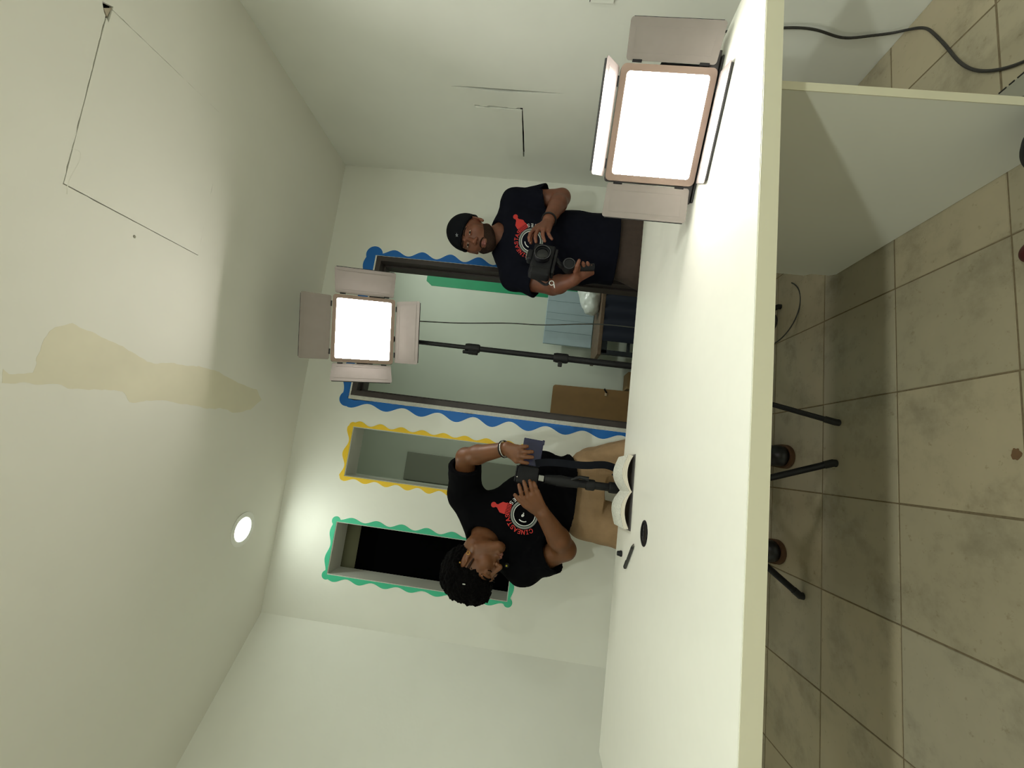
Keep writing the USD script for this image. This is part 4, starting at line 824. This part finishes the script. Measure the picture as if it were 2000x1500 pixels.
mo_ = part(crig, 'gimbal_motor', placed(placed(lathe([(0, 0), (0.030, 0), (0.031, 0.004), (0.031, 0.036), (0.028, 0.042), (0.022, 0.0425), (0.021, 0.040), (0, 0.040)]), np.array([[1, 0, 0], [0, 0, -1], [0, 1, 0.0]]), [0, 0.02, 0]), Fm, mo), CAMB)
part(mo_, 'motor_ring', placed(placed(lathe([(0.0225, 0.0415), (0.0245, 0.0432), (0.0255, 0.0425), (0.0235, 0.0405)]), np.array([[1, 0, 0], [0, 0, -1], [0, 1, 0.0]]), [0, 0.02, 0]), Fm, mo), mat('lens_ring', (112, 112, 114)), smooth=True)
part(crig, 'arm', tube(spline([cc + Fc @ np.array([0.02, 0.005, -0.062]), cc + Fc @ np.array([0.0, 0.012, -0.085]), mo + [0.0, 0.02, 0.025]], 12), 0.012, 10), BLACKM)
part(crig, 'handle', tube([mo + [-0.004, 0.01, -0.025], P1(1136, 522, CY + 0.005), P1(1160, 522, CY + 0.01)], [0.017, 0.0185, 0.017], 18), RUB)
kz = P1(1079, 553, 1.80); m = cat_([tube([kz + 0.010 * np.array([math.cos(a), 0, math.sin(a)]) + [0, 0, 0.004] for a in np.linspace(0, 2 * np.pi, 21)], 0.0022, 6)])
part(crig, 'strap_ring', m, mat('print_white', (206, 206, 204), 0.8), smooth=True, label='small white strap ring with tail'); part(crig, 'strap_tail', tube([kz + [0.0, -0.001, -0.006], kz + [-0.022, 0, -0.012]], 0.0026, 6), mat('print_white', (206, 206, 204)))
part(crig, 'strap', tube(spline([cc + Fc @ np.array([-0.088, 0.02, 0.02]), P1(1052, 548, 1.83), P1(1066, 556, 1.82), kz + [0.006, 0.002, 0.014]], 24), 0.006, 6), RUB)
part(crig, 'hot_shoe_plate', pc(rbox((-0.004, -0.012, 0.0685), (0.024, 0.02, 0.073), 0.001)), mat('shoe_plate', (150, 150, 140), 0.4, metal=0.6))
# ============ the person bending over a camera, left of the doorway
P2 = lambda x, y, Y=2.0: at(x, y, Y)
per2 = thing('person', 'person with curly black hair bowed over a camera, in black T-shirt and khaki trousers', 'person', (-0.08, 2.1, 0.0))
pel = P2(1165, 966, 2.09); nb2 = P2(952, 1050, 2.00); s2L, s2R = P2(908, 966, 2.04), P2(1020, 1106, 2.04)
e2L, w2L = P2(909, 893, 1.91), P2(990, 876, 1.775); e2R, w2R = P2(1104, 1073, 1.93), P2(1060, 1003, 1.79)
hc2 = P2(931, 1103, 1.90); F2 = head_frame((-0.93, -0.24, 0.26), (-0.12, -0.50, -0.86)); S2 = 1.0
b = Blob((-0.92, 1.62, -0.01), (0.42, 2.33, 1.56), 0.0036)
Lg = head_into(b, hc2, F2, S2)
b.cone(nb2, Lg(0, -0.035, -0.055), 0.060, 0.056, k=0.02)
ch2 = P2(1010, 1018, 2.03)
b.cone(ch2, P2(1105, 965, 2.08), 0.125, 0.085, k=0.03, flat=(YAX, 0.72)); b.cone(P2(1105, 965, 2.08), pel + [0, 0, 0.075], 0.085, 0.085, k=0.03, flat=(YAX, 0.72)); b.cone(s2L, nb2, 0.045, 0.05, k=0.03); b.cone(s2R, nb2, 0.045, 0.05, k=0.03); b.cone(s2L, s2R, 0.055, 0.055, k=0.03)
limb(b, [s2L, s2L * 0.5 + e2L * 0.5, e2L], [0.052, 0.049, 0.041]); limb(b, [e2L, e2L * 0.68 + w2L * 0.32, w2L], [0.041, 0.041, 0.027])
limb(b, [s2R, s2R * 0.5 + e2R * 0.5, e2R], [0.053, 0.052, 0.045]); limb(b, [e2R, e2R * 0.68 + w2R * 0.32, w2R], [0.045, 0.047, 0.030])
hand(b, P2(993, 877, 1.765), [P2(1010, 874, 1.745), P2(1013, 883, 1.738), P2(1012.5, 892, 1.738), P2(1009, 900, 1.745)], [P2(1030, 872, 1.738), P2(1040, 882.5, 1.734), P2(1040, 893, 1.734), P2(1031, 904.5, 1.738)],
     [P2(998, 888, 1.77), P2(1010, 898, 1.79), P2(1020, 903, 1.80), P2(1030, 905, 1.80)], (0, -0.006, 0), YAX)
hand(b, P2(1055, 997, 1.785), [P2(1021, 977, 1.755), P2(1031, 971.5, 1.748), P2(1040.5, 966, 1.748), P2(1049, 961, 1.755)], [P2(1013.5, 947, 1.752), P2(1023, 940.5, 1.748), P2(1034.5, 939, 1.748), P2(1042, 942, 1.752)],
     [P2(1040, 994, 1.775), P2(1026, 987, 1.755), P2(1015, 977, 1.748), P2(1006, 967, 1.748)], (0.004, -0.010, 0), YAX)
hL2, hR2 = pel + [0.112, 0.0, 0.02], pel + [-0.112, 0.0, 0.02]; kL2, kR2 = np.array([0.165, 2.04, 0.46]), np.array([-0.32, 2.05, 0.46]); aL2, aR2 = np.array([0.145, 2.10, 0.08]), np.array([-0.295, 2.14, 0.08])
for h_, k_, a_ in ((hL2, kL2, aL2), (hR2, kR2, aR2)): limb(b, [h_ * 0.8 + (pel + [0, 0, 0.06]) * 0.2, k_, a_], [0.066, 0.050, 0.036]); b.cone(a_, a_ + [0, -0.1, -0.03], 0.032, 0.026, k=0.02)
body2 = part(per2, 'body', b.mesh(), SKIN2, smooth=True)
face_parts(body2, Lg, F2, S2, LIPS2, (0, 0.9, -0.3), eyes=False)
for q in (-1, 1): part(body2, 'eyelash', tube(spline([Lg(0.016 * q, 0.090, 0.001), Lg(0.030 * q, 0.0935, -0.0025), Lg(0.044 * q, 0.087, 0.0)], 12), 0.0016, 6), HAIR, smooth=True)
er = Lg(0.090, -0.003, -0.029); part(body2, 'earring', tube([er + 0.007 * (math.cos(a) * F2[:, 1] + math.sin(a) * F2[:, 2]) for a in np.linspace(0, 2 * np.pi, 21)], 0.0014, 6), mat('gold', (214, 170, 84), 0.25, metal=0.9), smooth=True)
part(body2, 'ear_stud', trimesh.creation.icosphere(2, 0.0042).apply_transform(trimesh.transformations.translation_matrix(Lg(0.090, -0.022, 0.018))), MATS['gold'], smooth=True)
# hair: close curls over the crown, faded at the temples
b = Blob(hc2 - 0.22, hc2 + 0.22, 0.0034)
b.ell(Lg(0, -0.028, 0.060), np.array((0.100, 0.116, 0.100)) * S2, F2).ell(Lg(0, -0.055, 0.020), np.array((0.086, 0.080, 0.080)) * S2, F2, k=0.03).ell(Lg(0, 0.030, 0.090), np.array((0.078, 0.072, 0.052)) * S2, F2, k=0.03)
b.ell(Lg(0, 0.032, -0.052), np.array((0.100, 0.080, 0.084)) * S2, F2, k=0.010, cut=True)
for q in (-1, 1): b.ell(Lg(0.092 * q, 0.000, -0.006), np.array((0.030, 0.034, 0.042)) * S2, F2, k=0.012, cut=True)
b.wrinkle(0.010, 62, 31).wrinkle(0.006, 130, 32); part(body2, 'hair', b.mesh(), HAIR, smooth=True)
for q in (-1, 1): part(body2, 'sideburn', tube(spline([Lg(0.0775 * q, 0.016, 0.024), Lg(0.076 * q, 0.018, 0.005), Lg(0.073 * q, 0.020, -0.018)], 10), np.linspace(0.0060, 0.003, 10), 8), BEARD, smooth=True)
part(per2, 'hair_clip', trimesh.creation.capsule(0.008, 0.0025).apply_transform(trimesh.transformations.translation_matrix(P2(906, 1141, 1.772))), mat('silver', (190, 190, 186)), smooth=True)
# shirt
b = Blob((-0.92, 1.70, 0.72), (0.42, 2.33, 1.56), 0.005)
hem2 = P2(1127, 965, 1.94)
b.cone(P2(985, 1032, 2.04), P2(1060, 990, 2.06), 0.178, 0.170, k=0.05, flat=(YAX, 0.68)); b.cone(P2(1060, 990, 2.06), P2(1140, 956, 2.07), 0.170, 0.178, k=0.05, flat=(YAX, 0.76))
b.cone(s2L, nb2, 0.066, 0.070, k=0.03); b.cone(s2R, nb2, 0.068, 0.070, k=0.03); b.cone(s2L, s2R, 0.078, 0.080, k=0.04)
b.ell(P2(1058, 915, 2.04), (0.085, 0.07, 0.09), k=0.05)
for sh, el, tq, r1 in ((s2L, e2L, 0.80, 0.076), (s2R, e2R, 0.72, 0.084)):
    e = sh + (el - sh) * tq; d = unit(el - sh); b.cone(sh, e + d * 0.08, 0.068, r1, k=0.035, clip=[(d, e)]); b.cone(e - d * 0.015, e + d * 0.05, r1 - 0.022, r1 - 0.016, k=0.004, cut=True)
dn = unit(Lg(0, -0.035, -0.055) - nb2); b.cone(nb2 + dn * 0.020 + [0, -0.012, 0], nb2 + dn * 0.16 + [0, -0.03, 0], 0.070, 0.11, k=0.012, cut=True)
hn = unit((-0.02, 0.38, -1.0))
b.wrinkle(0.009, 8, 41, (1, 1, 0.7)).wrinkle(0.003, 24, 42).halfspace(hn, hem2)
sm2 = b.mesh(); sh2 = part(per2, 't_shirt', sm2, SHIRT2, smooth=True)
emblem(sh2, sm2, P2(1024, 1005, 1.93), (0.0, -1, 0.05), (-0.62, 0, 0.78), 0.0605)
mc = P2(990, 1104, 1.93); tl = part(sh2, 'clip_microphone', trimesh.creation.icosphere(3, 0.010).apply_transform(trimesh.transformations.translation_matrix(mc)), mat('foam_black', (20, 20, 18), 0.9), smooth=True)
part(tl, 'microphone_light', trimesh.creation.icosphere(2, 0.0042).apply_transform(trimesh.transformations.translation_matrix(mc + [0.0, -0.009, 0.001])), mat('lime', (190, 190, 60), 0.5), smooth=True)
# trousers, belt loop folds, shoes, bracelets
b = Blob((-0.52, 1.86, 0.03), (0.36, 2.33, 1.02), 0.006)
b.cone(pel + [-0.01, 0, 0.08], pel + [0, 0, 0.05], 0.172, 0.190, k=0.04, flat=(YAX, 0.62), clip=[((0, 0, -1), pel + [0, 0, -0.028])])
for h_, k_, a_ in ((hL2, kL2, aL2), (hR2, kR2, aR2)): limb(b, [h_ + [0, 0, 0.02], h_ * 0.8 + k_ * 0.2, k_, a_ + [0, 0, 0.03]], [0.104, 0.096, 0.080, 0.066], 0.014)
b.wrinkle(0.013, 9, 51, (1, 1, 0.6)).wrinkle(0.006, 26, 52, (1, 1, 0.45)); KH = mat('khaki_cotton', (154, 125, 93), 0.85, vary=0.1, scale=30, bump=0.2, bscale=400)
tr = part(per2, 'trousers', b.mesh(), KH, smooth=True)
WELT, LEATH, BRSOLE = mat('brown_welt', (92, 62, 34), 0.6), mat('black_leather', (15, 15, 19), 0.4), mat('brown_sole', (84, 56, 32), 0.7)
shoe(per2, (0.138, 1.915), (0.148, 2.19), LEATH, BRSOLE, 0.047); shoe(per2, (-0.268, 1.962), (-0.30, 2.235), LEATH, BRSOLE, 0.047)
d = unit(w2L - e2L); ax1 = unit(np.cross(d, [0, 0, 1])); ax2 = np.cross(d, ax1)
for k, (o_, m_) in enumerate(((0.010, mat('silver', (190, 190, 186))), (0.018, BLACKP))): part(per2, 'bracelet', tube([w2L - d * o_ + 0.0345 * (math.cos(a) * ax1 + math.sin(a) * ax2) for a in np.linspace(0, 2 * np.pi, 33)], 0.0026, 6), m_, smooth=True, label=('silver chain bracelet', 'dark cord bracelet')[k])

# the camera with its fold-out screen, on a slim tripod
cam2 = P2(1030, 927, 1.80); v2 = thing('camera', 'small black camera with its navy screen folded out, held by the bowed person', 'camera', cam2 + [0, 0, -0.05])
F3 = frame_of([1, 0.10, -0.06], [0.06, 0, 1])
pc2 = lambda m: placed(m, F3, cam2)
part(v2, 'camera_body', pc2(rbox((-0.038, -0.020, -0.044), (0.034, 0.040, 0.044), 0.007)), RUB)
part(v2, 'top_plate', pc2(rbox((-0.036, -0.018, 0.0445), (0.030, 0.038, 0.050), 0.002)), CAMB)
part(v2, 'record_button', trimesh.creation.icosphere(2, 0.0032).apply_transform(trimesh.transformations.translation_matrix(P2(1010, 931, 1.772))), mat('silver', (190, 190, 186)), smooth=True)
sx0, sx1 = 0.038, 0.148
sc_ = part(v2, 'screen', pc2(rbox((sx0, -0.010, -0.044), (sx1, -0.001, 0.040), 0.003)), mat('navy_screen', (24, 26, 62), 0.3), label='fold-out navy screen')
part(sc_, 'screen_lip', pc2(rbox((sx1 - 0.016, -0.012, -0.0475), (sx1 + 0.003, 0.001, -0.038), 0.002)), mat('navy_screen', (24, 26, 62))); part(sc_, 'hinge', pc2(tube([(0.036, -0.006, -0.040), (0.036, -0.006, 0.036)], 0.004, 8)), BLACKM)
pp = P2(1050, 925, 1.80); part(v2, 'release_plate', placed(rbox((-0.010, -0.016, -0.014), (0.014, 0.016, 0.010), 0.002), F3, cam2 + F3 @ np.array([-0.006, 0.01, -0.056])), mat('plate_alu', (150, 150, 146), 0.35, metal=0.8))
def ribbon(pts, w, th, n=60):
    p = spline(pts, n); t = np.gradient(p, axis=0); t /= np.linalg.norm(t, axis=1, keepdims=True)
    sd = np.cross(t, YAX); sd /= np.linalg.norm(sd, axis=1, keepdims=True) + 1e-9; up = np.cross(sd, t)
    q = np.stack([p - sd * w / 2 - up * th / 2, p + sd * w / 2 - up * th / 2, p + sd * w / 2 + up * th / 2, p - sd * w / 2 + up * th / 2], 1).reshape(-1, 3); f = []
    for i in range(n - 1):
        for j in range(4): a, b_, c, d_ = i * 4 + j, i * 4 + (j + 1) % 4, (i + 1) * 4 + (j + 1) % 4, (i + 1) * 4 + j; f += [[a, b_, c], [a, c, d_]]
    f += [[0, 2, 1], [0, 3, 2]]; e = (n - 1) * 4; f += [[e, e + 1, e + 2], [e, e + 2, e + 3]]
    m = trimesh.Trimesh(q, f, process=False); m.fix_normals(); return m
WEB = mat('strap_webbing', (17, 19, 26), 0.85, bump=0.3, bscale=900, spec=0.15)
part(v2, 'strap', ribbon([P2(1046, 905, 1.79), P2(1075, 903, 1.785), P2(1110, 906, 1.785), P2(1150, 909, 1.79), P2(1190, 910, 1.80), P2(1204, 918, 1.80), P2(1200, 932, 1.805)], 0.030, 0.0025), WEB, smooth=False)
tp0 = np.array([-0.085, 1.845, 0.42]); tp1 = cam2 + F3 @ np.array([-0.004, 0.01, -0.072])
tri = thing('tripod', 'slim black tripod with splayed legs standing between the black leather shoes', 'tripod', (tp0[0], tp0[1], 0))
part(tri, 'column', tube([tp0 + [0, 0, -0.08], tp0 * 0.5 + tp1 * 0.5, tp0 * 0.2 + tp1 * 0.8], 0.0165, 14), BLACKM)
part(tri, 'head', (tube([tp0 * 0.22 + tp1 * 0.78, tp0 * 0.1 + tp1 * 0.9, tp1], [0.020, 0.024, 0.017], 14)), BLACKP)
hd = part(tri, 'pan_handle', tube([tp0 * 0.14 + tp1 * 0.86, P2(1132, 932, 1.79), P2(1150, 936, 1.785)], [0.006, 0.007, 0.010], 10), BLACKP)
for k in (0.55, 0.7): 
    q = tp0 * (1 - k) + tp1 * k; part(tri, 'clamp', lathe_at([(0, -0.018), (0.021, -0.018), (0.023, -0.012), (0.023, 0.012), (0.021, 0.018), (0, 0.018)], q, 20), BLACKP)
part(tri, 'leg_collar', lathe_at([(0, -0.03), (0.026, -0.03), (0.030, -0.02), (0.030, 0.025), (0.024, 0.035), (0, 0.035)], tp0, 20), BLACKP)
for fpt in ((0.116, 1.655, 0.012), (-0.402, 1.835, 0.012), (-0.06, 2.135, 0.012)):
    fpt = np.array(fpt); d = unit([*(fpt[:2] - tp0[:2]), 0]); a = tp0 + d * 0.026
    lg = part(tri, 'leg', tube([a, a * 0.5 + fpt * 0.5, fpt], 0.0125, 12), BLACKM); part(lg, 'foot_tip', tube([fpt + [0, 0, -0.011], fpt, fpt + (a - fpt) * 0.06], 0.0140, 12), mat('rubber', (20, 20, 20), 0.7))
